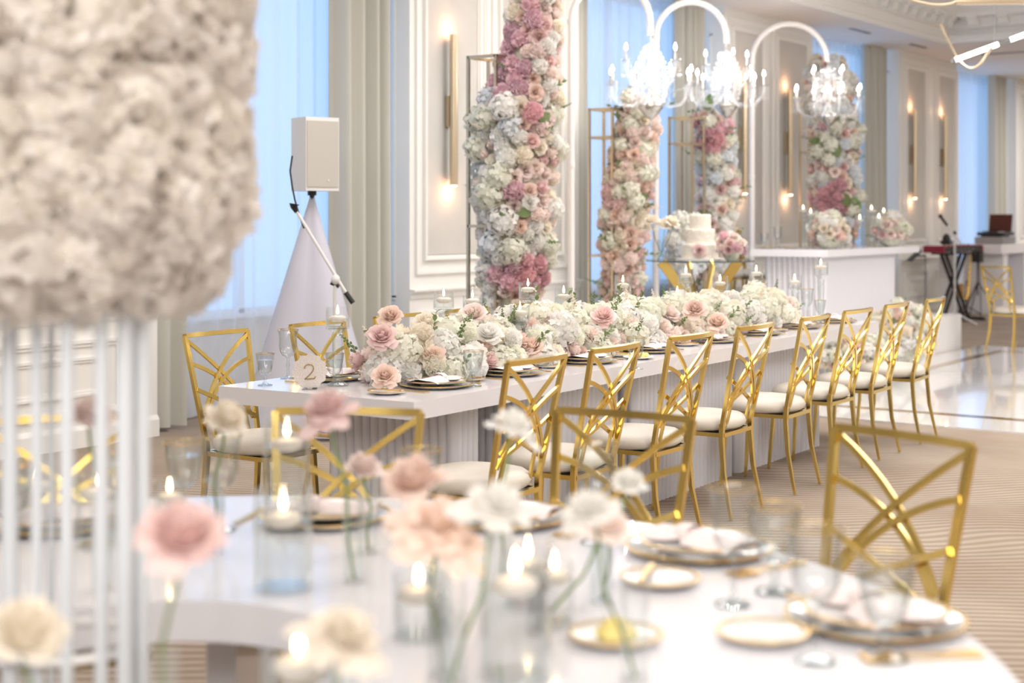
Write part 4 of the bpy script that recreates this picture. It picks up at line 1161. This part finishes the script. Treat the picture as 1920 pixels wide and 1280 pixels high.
for (dx, dz, s) in ((-.085, .29, .12), (.03, .26, .11), (.10, .28, .12)):
    d = Vector(cw(1, 0))
    obj('stem', MB().tube([(-d.x * dx * .2, -d.y * dx * .2, 0), (d.x * dx * .6, d.y * dx * .6, .15), (d.x * dx, d.y * dx, dz)], .003, 5).mesh('stem', M['stem']), fl)
    put_flower(fl, 'open_rose', 'cream', (d.x * dx, d.y * dx, dz + .03), (d.x * dx * 3 - .2, d.y * dx * 3 - .2, .6), s, rr_)

# ------------------------------------------------------------------ head table on the platform
HX0, HX1, HY0, HY1, HZ = 13.45, 15.92, 5.84, 6.66, STZ + .75
ht = thing('head_table', 'white head table with fluted panels on the platform', 'table', ((HX0 + HX1) / 2, (HY0 + HY1) / 2, STZ))
hx, hy_ = (HX1 - HX0) / 2, (HY1 - HY0) / 2
obj('tabletop', MB().box(0, 0, .715, 2 * hx, 2 * hy_, .07).mesh('tabletop', M['white_lacquer'], 0), ht)
obj('fluted_pedestal', fluted(-hx + .16, hx - .5, -hy_ + .10, hy_ - .1, 0, .68, .055, .022).mesh('fluted_pedestal', M['flute'], 25), ht)
HTZ = HZ + .0005
x, y = pz(1555, 14.98)
def rech(a, b_, r):
    q = r.random()
    if q < .35: return 'hydrangea', r.choice(['hyd', 'white']), r.uniform(.13, .17), .6
    if q < .75: return 'rose', r.choice(['blush', 'peach', 'pink', 'cream']), r.uniform(.09, .12), .72
    return 'peony', r.choice(['white', 'cream']), .11, .66
bouquet('low_floral_mound', 'low mound of white and pink flowers left on the head table', 'flowers', x, y, HTZ, .33, .36, rech, 43, 900, 6, sy=.6)
x, y = pz(1694, 15.9)
def rech2(a, b_, r):
    q = r.random()
    if q < .25: return 'hydrangea', r.choice(['hyd', 'white']), r.uniform(.14, .18), .6
    return 'rose', r.choice(['blush', 'peach', 'blush', 'cream', 'pink']), r.uniform(.10, .13), .72
bouquet('low_floral_mound', 'low mound of blush roses at the right end of the head table', 'flowers', x, y + .14, HTZ, .33, .36, rech2, 44, 900, 6, sy=.6)
GH = 'candle vases on the head table'
for (px, Z, rim, lev, st, nm) in ((1506, 15.1, 383, 394, 406, 'at the left of the floral mound'), (1634, 15.7, 383, 396, 412, 'tallest, between the two floral mounds'), (1612, 15.4, 402, 412, 420, 'short, between the two floral mounds'),
                                  (1657, 15.9, 390, 400, 409, 'touching the right floral mound'), (1648, 15.45, 403, 413, 425, 'low in front of the right floral mound'), (1520, 14.9, 392, 402, 412, 'second, among the left mound')):
    candle_vase(px, Z, rim, lev, HZ, .045, st, 'glass pillar candle vase on the head table, ' + nm, GH, HZ, clabel='floating candle on the head table, ' + nm)
put_glass(1433, 15.1, GOBLET, 'water goblet at the left end of the head table', z=HTZ, sc=1.1)
put_glass(1458, 15.0, WINE, 'tall wine glass on the head table left of the flowers', z=HTZ)
for (px, Z, nm) in ((1440, 14.9, 'left of the wine glass'), (1482, 15.0, 'beside the left floral mound')):
    x, y = pz(px, Z); d = thing('side_plate', 'small white plate on the head table ' + nm, 'plate', (x, y, HTZ), 0, me=SIDE); obj('gold_rim', SD_RIM, d)
for (px, Z, nm) in ((1355, 15.75, 'left one of the two behind the head table'), (1421, 16.0, 'right one of the two behind the head table')):
    x, y = pz(px, Z); chair(x, y, -PI / 2 + .1, 'gold chair, ' + nm, 'gold chairs behind the head table', STZ, 1.03)

# floor flowers against the platform front
for (px, Z, rad, hg, nm, sd) in ((1585, 13.0, .34, .56, 'left heap of white and blush flowers on the floor by the platform', 45), (1690, 13.9, .36, .68, 'right heap of blush roses on the floor by the platform', 46)):
    x, y = pz(px, Z)
    bouquet('floor_flowers', nm, 'flowers', x, y, .013, rad, hg, rech, sd, 1100, 8)

# ------------------------------------------------------------------ band corner
x, y = pz(1788, 21.0)
def world_local(px, py, Z, ox, oy): wx, wy = pz(px, Z); return (wx - ox, wy - oy, hy(py, Z))
kb = thing('keyboard', 'red and black stage keyboard on the crossed stand', 'keyboard', (x, y, .955), -.12)
obj('body', MB().box(0, 0, .05, 1.15, .30, .075).mesh('body', M['dark'], 0), kb)
obj('top_panel', MB().box(0, .02, .095, 1.15, .26, .015).mesh('top_panel', M['red'], 0), kb)
for s in (-1, 1): obj('end_cheek', MB().box(s * .59, 0, .055, .03, .31, .095).mesh('end_cheek', M['red'], 0), kb)
obj('key_bed', MB().box(0, .10, .105, 1.05, .12, .008).mesh('key_bed', M['white_matte'], 0), kb)
for k in range(7): obj('knob', MB().lathe([(0, .1), (.012, .1), (.012, .118), (0, .118)], 8, c=(-.4 + k * .12, -.06, 0)).mesh('knob', M['dark']), kb)
for k in range(5): obj('socket', MB().box(-.2 + k * .12, -.152, .05, .05, .004, .018).mesh('socket', M['grey'], 0), kb)
ks = thing('keyboard_stand', 'black double X keyboard stand under the red keyboard', 'stand', (x, y, 0), -.12)
for s in (-1, 1):
    for d in (-.035, .035):
        obj('crossed_leg', MB().bar([(s * .40, d + .0, .02), (-s * .30, d, .93)], .05, .025, nrm=(0, 1, 0)).mesh('crossed_leg', M['dark'], 0), ks)
    obj('foot_bar', MB().box(s * .40, 0, .02, .04, .55, .04).mesh('foot_bar', M['dark'], 0), ks)
    obj('arm_rest', MB().box(s * .30, 0, .94, .04, .36, .025).mesh('arm_rest', M['dark'], 0), ks)
# microphone on white stand
x, y = pz(1790, 20.3)
ms = thing('microphone_stand', 'white microphone stand with black microphone before the keyboard', 'microphone stand', (x, y, 0))
R_ = Vector(cw(1, 0))
def lat(d, z, f=0.0):
    fw = Vector(cw(0, 1)); return (R_.x * d + fw.x * f, R_.y * d + fw.y * f, z)
obj('pole', MB().tube([(0, 0, .1), (0, 0, 1.28)], .013, 8).mesh('pole', M['speaker']), ms)
obj('boom_arm', MB().tube([lat(.10, 1.08), lat(-.115, 1.36)], .012, 8).mesh('boom_arm', M['speaker']), ms)
obj('microphone', MB().tube([lat(-.10, 1.34), lat(-.175, 1.44), lat(-.20, 1.475), lat(-.21, 1.485)], [.018, .02, .030, .018], 10).mesh('microphone', M['dark'], 60), ms)
obj('clamp', MB().ell((0, 0, 1.24), (.025, .025, .03), 8, 6).mesh('clamp', M['dark']), ms)
for k in range(3):
    a = k * 2 * PI / 3 + .3; obj('leg', MB().tube([(0, 0, .16), (.34 * cos(a), .34 * sin(a), .012)], .012, 6).mesh('leg', M['speaker']), ms)
# tablet holder, saxophone, small tripod
x, y = pz(1735, 20.2)
tb = thing('music_tablet', 'black tablet tilted on a thin stand left of the red keyboard', 'tablet', (x, y, 0), TH - PI / 2)
obj('thin_pole', MB().tube([(0, 0, 0.012), (0, 0, .95)], .006, 6).mesh('thin_pole', M['dark']), tb)
obj('base', MB().lathe([(0, 0), (.12, 0), (.12, .012), (0, .012)], 20).mesh('base', M['dark']), tb)
obj('tablet', MB().bar([(-.22, 0, .86), (-.08, 0, 1.00)], .24, .016, nrm=(0, 0, 1)).mesh('tablet', M['dark'], 0), tb)
obj('arm', MB().tube([(0, 0, .93), (-.14, 0, .93)], .012, 6).mesh('arm', M['dark']), tb)
x, y = pz(1814, 22.3)
sx = thing('saxophone', 'brass saxophone standing behind the keyboard stand', 'saxophone', (x, y, 0), TH - PI / 2)
obj('body_tube', MB().tube([(.05, 0, .88), (.045, 0, .84), (.03, 0, .6), (.01, 0, .32), (-.01, 0, .24), (-.06, 0, .22), (-.10, 0, .28), (-.12, 0, .40), (-.13, 0, .46)], [.012, .014, .022, .034, .038, .042, .048, .055, .075], 12).mesh('body_tube', M['gold_trim'], 60), sx)
obj('neck', MB().tube([(.05, 0, .88), (.05, 0, .93), (.02, 0, .95), (-.05, 0, .93)], [.012, .011, .009, .007], 8).mesh('neck', M['gold_trim'], 60), sx)
for k in range(8): obj('key_cup', MB().lathe([(0, 0), (.018, 0), (.018, .008), (0, .008)], 10, c=(.03 - .003 * k, -.03, .3 + .06 * k)).mesh('key_cup', M['gold_trim']), sx)
obj('stand_post', MB().tube([(.0, .03, .05), (.0, .03, .5)], .010, 6).mesh('stand_post', M['dark']), sx)
for k in range(3):
    a = k * 2 * PI / 3; obj('stand_leg', MB().tube([(0, .03, .12), (.2 * cos(a), .03 + .2 * sin(a), .01)], .008, 6).mesh('stand_leg', M['dark']), sx)
x, y = pz(1833, 22.0)
tr = thing('instrument_tripod', 'black tripod with a small box beside the saxophone', 'stand', (x, y, 0))
obj('post', MB().tube([(0, 0, .3), (0, 0, .96)], .012, 6).mesh('post', M['dark']), tr)
obj('box', MB().box(0, 0, .9, .16, .12, .22).mesh('box', M['dark'], 0), tr)
for k in range(3):
    a = k * 2 * PI / 3 + 1; obj('leg', MB().tube([(0, 0, .5), (.32 * cos(a), .32 * sin(a), .01)], .009, 6).mesh('leg', M['dark']), tr)
x, y = pz(1800, 20.9)
cp = [(0.5, -.1, .90), (.52, -.12, .4), (.45, -.15, .03), (.2, -.3, .012), (-.1, -.22, .012), (-.25, -.05, .012), (-.05, .12, .012), (.25, .0, .012), (.5, .15, .012)]
tag(obj('cable', MB().tube(cp, .006, 5).mesh('cable', M['dark'], 60), None, (x, y, 0)), 'black cable hanging and coiled under the keyboard', 'cable')
# dj table
x, y = pz(1868, 22.9)
dj = thing('equipment_table', 'white slab equipment table under the laptop', 'table', (x, y, 0), 0)
obj('tabletop', MB().box(0, 0, .98, 1.75, .7, .14).mesh('tabletop', M['white_lacquer'], 0), dj)
for s in (-1, 1): obj('side_panel', MB().box(s * .52, 0, .455, .22, .6, .91).mesh('side_panel', M['white_lacquer'], 0), dj)
mx = thing('mixer', 'black and silver audio mixer with racks under the laptop', 'mixer', (x - .05, y, 1.052), .05)
obj('rack', MB().box(0, 0, .05, .75, .42, .10).mesh('rack', M['grey'], 0), mx); obj('console', MB().box(.03, 0, .145, .62, .4, .05).mesh('console', M['dark'], 0), mx)
for k in range(8): obj('fader', MB().box(-.2 + .06 * k, -.12, .175, .02, .05, .012).mesh('fader', M['white_matte'], 0), mx)
obj('foot', MB().box(.0, .0, .11, .5, .3, .03).mesh('foot', M['dark'], 0), mx)
lp = thing('laptop', 'open laptop with a dark brown lid on the mixer', 'laptop', (x + .02, y, 1.225), TH - PI / 2 + .1)
obj('base', MB().box(0, .0, .008, .36, .25, .014).mesh('base', M['dark'], 0), lp)
obj('lid', MB().bar([(0, -.125, .016), (0, -.165, .27)], .36, .010, nrm=(0, 1, 0)).mesh('lid', M['laptop'], 0), lp)
cs = thing('black_case', 'small black bag on the ledge behind the microphone stand', 'bag', (*pz(1775, 21.6), 0), .3)
obj('bag_body', MB().box(0, 0, .52, .3, .2, 1.04).mesh('pedestal', M['white_matte'], 0), cs)
obj('bag', MB().ell((0, 0, 1.09), (.17, .1, .05), 10, 6).ell((-.09, 0, 1.13), (.05, .06, .09), 8, 5).ell((.10, 0, 1.11), (.05, .06, .06), 8, 5).mesh('bag', M['dark']), cs)
# gold chair at the right edge
x, y = pz(1903, 16.1); chair(x, y, TH - PI / 2 + .5, 'lone gold chair at the right edge beyond the dance floor')

# ------------------------------------------------------------------ loudspeaker on a covered tripod, boom stand
x, y = pz(585, 10.1); fx = TH - PI / 2
sp = thing('loudspeaker', 'white loudspeaker on top of the cloth covered tripod', 'loudspeaker', (x, y, hy(358, 10.1)), fx + .62)
hs = hy(222, 10.1) - hy(358, 10.1)
bd = MB(); poly = [(-.125, -.15), (.125, -.15), (.125, .06), (.07, .14), (-.07, .14), (-.125, .06)]
bd.prism(poly, 0, hs); obj('cabinet', bd.mesh('cabinet', M['speaker'], 0), sp)
obj('grille', MB().box(0, -.153, hs / 2, .235, .008, hs - .05).mesh('grille', M['grille'], 0), sp)
obj('logo_badge', MB().lathe([(0, 0), (.006, 0), (.006, .003), (0, .003)], 10).mesh('logo_badge', M['white_matte']), sp, (.04, -.158, .07), (PI / 2, 0, 0))
obj('pole_mount', MB().lathe([(0, -.03), (.03, -.03), (.03, 0), (0, 0)], 12).mesh('pole_mount', M['dark']), sp)
ss = thing('speaker_tripod', 'tripod wrapped in a white stretch cloth cone, under the loudspeaker', 'speaker stand', (x, y, 0), fx)
obj('pole', MB().tube([(0, 0, .9), (0, 0, hy(358, 10.1) - .03)], .017, 10).mesh('pole', M['dark']), ss)
cm_ = MB(); zt = hy(366, 10.1); k = 36
for j in range(11):
    v = j / 10; z = zt * (1 - v) + .02 * v; R = .012 + .50 * v
    for i in range(k):
        a = 2 * PI * i / k; rr = R * (1 - .26 * (1 - abs(cos(1.5 * (a + .5))) ) ** 1.0) * (1 + .01 * sin(11 * a))
        cm_.v.append((rr * cos(a), rr * sin(a), z))
for j in range(10):
    for i in range(k): cm_.f.append((j * k + i, j * k + (i + 1) % k, (j + 1) * k + (i + 1) % k, (j + 1) * k + i))
obj('cloth_cone', cm_.mesh('cloth_cone', M['cone'], 60), ss)
for q_ in range(3):
    a = q_ * 2 * PI / 3 - .5; obj('leg', MB().tube([(0, 0, .75), (.44 * cos(a), .44 * sin(a), .015)], .012, 6).mesh('leg', M['dark']), ss)
x, y = pz(628, 9.6)
bm = thing('boom_stand', 'white boom microphone stand leaning across the cloth cone', 'microphone stand', (x, y, 0))
def bl_(px, py, Z=9.6): wx, wy = pz(px, Z); return (wx - x, wy - y, hy(py, Z))
obj('pole', MB().tube([bl_(628, 640), bl_(628, 545), bl_(629, 530)], .012, 8).mesh('pole', M['speaker']), bm)
obj('lower_pole', MB().tube([(0, 0, .12), bl_(628, 640)], .015, 8).mesh('lower_pole', M['speaker']), bm)
obj('boom', MB().tube([bl_(556, 396), bl_(651, 553)], .0105, 8).mesh('boom', M['speaker']), bm)
obj('boom_grip', MB().tube([bl_(648, 548), bl_(662, 568)], .017, 8).mesh('boom_grip', M['dark']), bm)
obj('mic_clip', MB().tube([bl_(556, 398), bl_(551, 388), bl_(552, 382)], [.012, .022, .034], 10).mesh('mic_clip', M['dark'], 60), bm)
obj('tee_knob', MB().tube([bl_(620, 530), bl_(636, 537)], .012, 8).mesh('tee_knob', M['dark']), bm)
obj('clutch', MB().ell(bl_(629, 524), (.03, .03, .035), 10, 6).mesh('clutch', M['speaker']), bm)
obj('mic_cable', MB().tube([bl_(548, 292), bl_(544, 320), bl_(548, 350), bl_(553, 375), bl_(560, 400), bl_(570, 428)], .006, 6).mesh('mic_cable', M['dark'], 60), bm)
for q_ in range(3):
    a = q_ * 2 * PI / 3 + .8; obj('leg', MB().tube([(0, 0, .16), (.30 * cos(a), .30 * sin(a), .012)], .012, 6).mesh('leg', M['speaker']), bm)

# ------------------------------------------------------------------ foreground ring table
RC = cw(-0.60, 2.42); RO, RI = 1.38, .34
rt = thing('ring_table', 'round white foreground table with a hole in its middle', 'table', (RC[0], RC[1], 0))
obj('tabletop', MB().lathe([(RI, .675), (RO, .675), (RO, .75), (RI, .75), (RI, .675)], 120).mesh('tabletop', M['white_lacquer'], 30), rt)
for k in range(4):
    a = k * PI / 2 + .6
    obj('leg_panel', MB().box(.86 * cos(a), .86 * sin(a), .3375, .5, .06, .675, rz=a).mesh('leg_panel', M['white_lacquer'], 0), rt)
def rel(px, Z): wx, wy = pz(px, Z); return (wx, wy), math.atan2(RC[1] - wy, RC[0] - wx)
SET = [(112, 3.42, 'furthest left on the foreground table', 'at the far left place behind the white rods', 0, 1),
       (610, 3.50, 'at the far side of the foreground table', 'at the place left of the tall peach roses', 0, 0),
       (945, 3.48, 'at the far side of the foreground table', 'at the place behind the white blooms', 1, 1),
       (1310, 3.16, 'at the right of the foreground table', 'at the place before the right foreground chair', 1, 1),
       (1640, 2.60, 'at the right of the foreground table', 'at the nearest right place, edge of the table', 1, 1)]
for (px, Z, w, sub, sd, gl) in SET:
    (wx, wy), ang = rel(px, Z)
    setting(wx, wy, ang, 'on the foreground table', sub, side=False, g_wine=False, g_gob=False)
for (px, yy, lab) in ((1237, 1092, 'small gold rimmed bread plate right of the white blooms'), (1155, 1200, 'bread plate with yellow butter near the front'), (620, 985, 'bread plate behind the two stacked candle vases'), (1430, 1195, 'bread plate below the front right wine glass')):
    x, y = gp(px, yy, .752)
    s_ = thing('side_plate', lab, 'plate', (x, y, TZ), 0, me=SIDE); obj('gold_rim', SD_RIM, s_)
    if px in (1155,):
        bt = thing('butter', 'mound of piped yellow butter on the front bread plate', 'butter', (x, y, TZ + .007), .3, me=MB().lathe([(0, .0), (.030, .0), (.034, .008), (.026, .018), (.014, .030), (0, .036)], 24, wob=lambda a, z: .12 * sin(9 * a + z * 90)).mesh('butter', M['butter'], 60))
    if px == 1237:
        thing('butter_knife', 'gold butter knife on the bread plate right of the white blooms', 'knife', (x - .07, y, TZ + .014), .4, me=CUT['butter_knife'])
for (px, Z, k_, lab) in ((1375, 2.73, WINE, 'tall wine glass in front of the right foreground chair'), (1453, 2.82, GOBLET, 'water goblet right of the tall wine glass'), (1660, 2.40, GOBLET, 'large water goblet at the right front edge of the table'),
                         (1530, 2.38, WINE, 'wine glass left of the large front goblet'), (415, 3.38, WINE, 'ribbed wine glass under the small ivory rose'), (345, 3.62, GOBLET, 'water goblet above the big pink rose'),
                         (790, 3.50, GOBLET, 'water glass behind the peach rose'), (1118, 3.25, WINE, 'wine glass before the middle foreground chair'), (215, 3.5, GOBLET, 'water goblet behind the white rods'), (20, 3.3, GOBLET, 'water goblet at the left picture edge')):
    put_glass(px, Z, k_, lab, sc={WINE is k_: 1.0}.get(True, 1.22 if k_ is GOBLET else 1.0))
# candle vases
GF = 'candle vases on the foreground table'
for (px, Z, rim, lev, R, nm) in ((538, 3.40, 785, 838, .054, 'rear of the stacked two, left of the tall pink rose'), (531, 2.85, 915, 975, .056, 'front of the two stacked in view, beside the table hole'), (966, 2.30, 1068, 1098, .055, 'large, in front of the white blooms'),
                             (785, 2.52, 1070, 1118, .045, 'left of the large front one, below the peach rose'), (990, 2.72, 1030, 1068, .045, 'just behind the large front one'), (560, 2.02, 1205, 1256, .050, 'at the bottom edge, left of the cream rose'),
                             (182, 3.22, 880, 928, .044, 'seen between the white rods'), (68, 3.35, 868, 912, .046, 'left, behind the white rods'), (318, 3.28, 905, 935, .035, 'small, above the big pink rose'), (1040, 2.60, 1050, 1085, .036, 'small, right of the large front one')):
    candle_vase(px, Z, rim, lev, .75, R, None, 'clear candle cylinder, ' + nm, GF, clabel='floating candle in cylinder, ' + nm)

# single blooms in bud vases
def bloom_mesh(kind, col, seed):
    if kind == 'wide': return rose_mesh(seed, WIDE, PETAL[col], .045, 7, 6)
    return rose_mesh(seed, OPEN, PETAL[col], .02, 6, 5)
BV = {}
def bud(px, py, Z, size, kind, col, foot_px, label, tilt=(0, 0, 1), vase=True, seed=0, vR=.022, vH=.16, calyx=True):
    hx_, hy2 = pz(px, Z); hz = hy(py, Z); fx_, fy_ = pz(foot_px, Z)
    t = thing('single_rose' if kind != 'bud' else 'single_bud', label, 'flower', (fx_, fy_, TZ + .004))
    top = Vector((hx_ - fx_, hy2 - fy_, hz - TZ - .004)); f = Vector((hx_, hy2)).normalized()
    n_ = (Vector((R_.x, R_.y, 0)) * tilt[0] + Vector((-f.x, -f.y, 0)) * tilt[1] + Vector((0, 0, 1)) * tilt[2]).normalized()
    q = n_.to_track_quat('Z', 'Y')
    b = obj('bloom', bloom_mesh('wide' if kind == 'wide' else 'open', col, 500 + seed), t, top, q.to_euler(), size)
    neck = top - n_ * size * .30
    mid = neck * .55 + Vector((R_.x, R_.y, 0)) * .012 * (1 if seed % 2 else -1)
    obj('stem', MB().tube([(0, 0, .004), neck * .25, mid, neck * .85, neck], [.0028, .0028, .003, .003, .0035], 7).mesh('stem', M['stem'], 60), t)
    if calyx: obj('calyx', MB().ell(tuple(neck), (.010, .010, .008), 8, 6).mesh('calyx', M['stem']), t)
    if vase:
        key = (vR, vH)
        if key not in BV: BV[key] = cyl_vase(vR, vH, vH * .7)
        v = thing('bud_vase', 'slim clear vase holding ' + label.replace('single ', 'the '), 'vase', (fx_, fy_, TZ), 0, 'slim bud vases on the foreground table'); build(BV[key], v)
    return t
bud(175, 768, 2.84, .088, 'rose', 'blush', 193, 'single pale pink rose seen between the rods', (.3, .1, .8), seed=1)
bud(430, 775, 3.15, .088, 'rose', 'cream', 402, 'single small ivory rose above the ribbed glass', (.3, .2, .8), seed=2)
bud(612, 752, 2.90, .105, 'wide', 'pink', 664, 'single pink rose high beside the card', (-.2, .1, .9), seed=3)
bud(340, 985, 1.90, .104, 'rose', 'pink', 300, 'single large dusty pink rose at left front', (.05, .34, .8), seed=4)
bud(772, 885, 2.55, .100, 'rose', 'peach', 820, 'single peach rose, upper of the pair in the middle', (-.2, .2, .8), seed=5)
bud(822, 965, 2.30, .118, 'wide', 'peach', 828, 'single peach rose, lower and larger of the pair', (.2, .2, .9), seed=6)
bud(682, 868, 3.15, .075, 'rose', 'blush', 690, 'single faint blush rose left of the peach pair', (0, .15, .9), seed=7)
bud(965, 785, 2.85, .086, 'wide', 'white', 940, 'single pure white bloom before the second chair', (.35, .0, .9), seed=8)
bud(940, 930, 2.25, .098, 'wide', 'white', 846, 'single white bloom in the middle with slanting stem', (.3, .1, .9), seed=9)
bud(1100, 940, 2.28, .085, 'wide', 'white', 1190, 'single white bloom right of the middle with slanting stem', (-.35, .12, .9), seed=10)
bud(1140, 975, 2.55, .075, 'rose', 'blush', 1010, 'single small blush bloom behind the white bloom', (.1, .2, .9), seed=11)
bud(1180, 895, 2.75, .060, 'rose', 'white', 1128, 'single small white bud right of the white blooms', (.1, .2, .9), seed=12)
bud(50, 1170, 1.90, .102, 'rose', 'cream', 70, 'single large cream rose in the bottom left corner', (.2, .25, .85), seed=13)
bud(655, 1175, 1.92, .102, 'wide', 'cream', 640, 'single large cream bloom at the bottom, blurred', (.3, .15, .85), seed=14)

# chairs round the ring table
for (px, Z, off, lab) in ((640, 4.0, 0, 'gold chair behind the foreground table, under the pink rose'), (1138, 3.95, -.02, 'gold chair behind the foreground table, right of the white bloom'),
                       (1645, 3.58, .0, 'gold chair at the right of the foreground table'), (120, 3.86, .0, 'gold chair at far left behind the white rods')):
    wx, wy = pz(px, Z)
    d = Vector((RC[0] - wx, RC[1] - wy)).normalized()
    chair(wx + d.x * .2, wy + d.y * .2, math.atan2(d.y, d.x) + off, lab, 'gold chairs around the foreground table')

# ------------------------------------------------------------------ tall floral stand in the table hole
SZ = 2.42; sx_, sy_ = pz(132, SZ)
fs = thing('floral_stand', 'tall stand of white rods under the hydrangea drum', 'stand', (sx_, sy_, 0), fx)
zt = hy(560, SZ) + .06
for (zz, R) in ((.772, .114), (1.36, .10), (.02, .19)):
    obj('ring', MB().tube([(R * cos(2 * PI * i / 40), R * sin(2 * PI * i / 40), zz) for i in range(40)], .008, 8, closed=True).mesh('ring', M['white_matte'], 60), fs)
for (px, dz, r) in ((4, .03, .0105), (38, -.05, .0110), (98, -.08, .0095), (165, -.11, .0110), (222, -.09, .0105), (234, .02, .009), (262, -.08, .0125), (284, -.05, .0120), (196, .11, .006), (60, .11, .006)):
    X_ = (px - 132) / F * SZ * (1 + dz / SZ); 
    obj('rod', MB().tube([(X_, dz, .0), (X_, dz, zt)], r, 10).mesh('rod', M['rod'], 60), fs)
obj('base_disc', MB().lathe([(0, 0), (.24, 0), (.24, .012), (0, .012)], 40).mesh('base_disc', M['white_matte'], 40), fs)
dr = thing('hydrangea_drum', 'huge drum of creamy white hydrangeas on the white rods', 'flowers', (sx_, sy_, hy(560, SZ)), fx)
obj('moss_core', MB().lathe([(0, .06), (.14, .08), (.18, .16), (.19, .72), (0, .72)], 24).mesh('moss_core', M['filler'], 60), dr)
rn = random.Random(77)
def dc(r):
    q = r.random()
    if q < .72:
        a = r.uniform(0, 2 * PI); z = r.uniform(.06, .74); R = .218 - .05 * max(0, (.16 - z) / .10); return Vector((cos(a) * R, sin(a) * R, z)), Vector((cos(a), sin(a), r.uniform(-.2, .2)))
    if q < .92:
        a = r.uniform(0, 2 * PI); R = .17 * math.sqrt(r.random()); return Vector((R * cos(a), R * sin(a), .055)), Vector((cos(a) * .3, sin(a) * .3, -1))
    a = r.uniform(0, 2 * PI); R = .2 * math.sqrt(r.random()); return Vector((R * cos(a), R * sin(a), .74)), Vector((cos(a) * .3, sin(a) * .3, 1))
HB = [hyd_mesh(900 + i, PETAL['ivory'], 120, .115) for i in range(3)]
def dpl(p, nn, kind, col, size):
    o = put_flower(dr, 'hydrangea', 'hyd', p, nn, size, rn); o.data = HB[rn.randrange(3)]
print('drum', len(scatter(dc, rn, 2600, lambda p, r: ('hydrangea', 'hyd', r.uniform(.15, .185), .40), dpl)))
print('objects', len(bpy.data.objects))
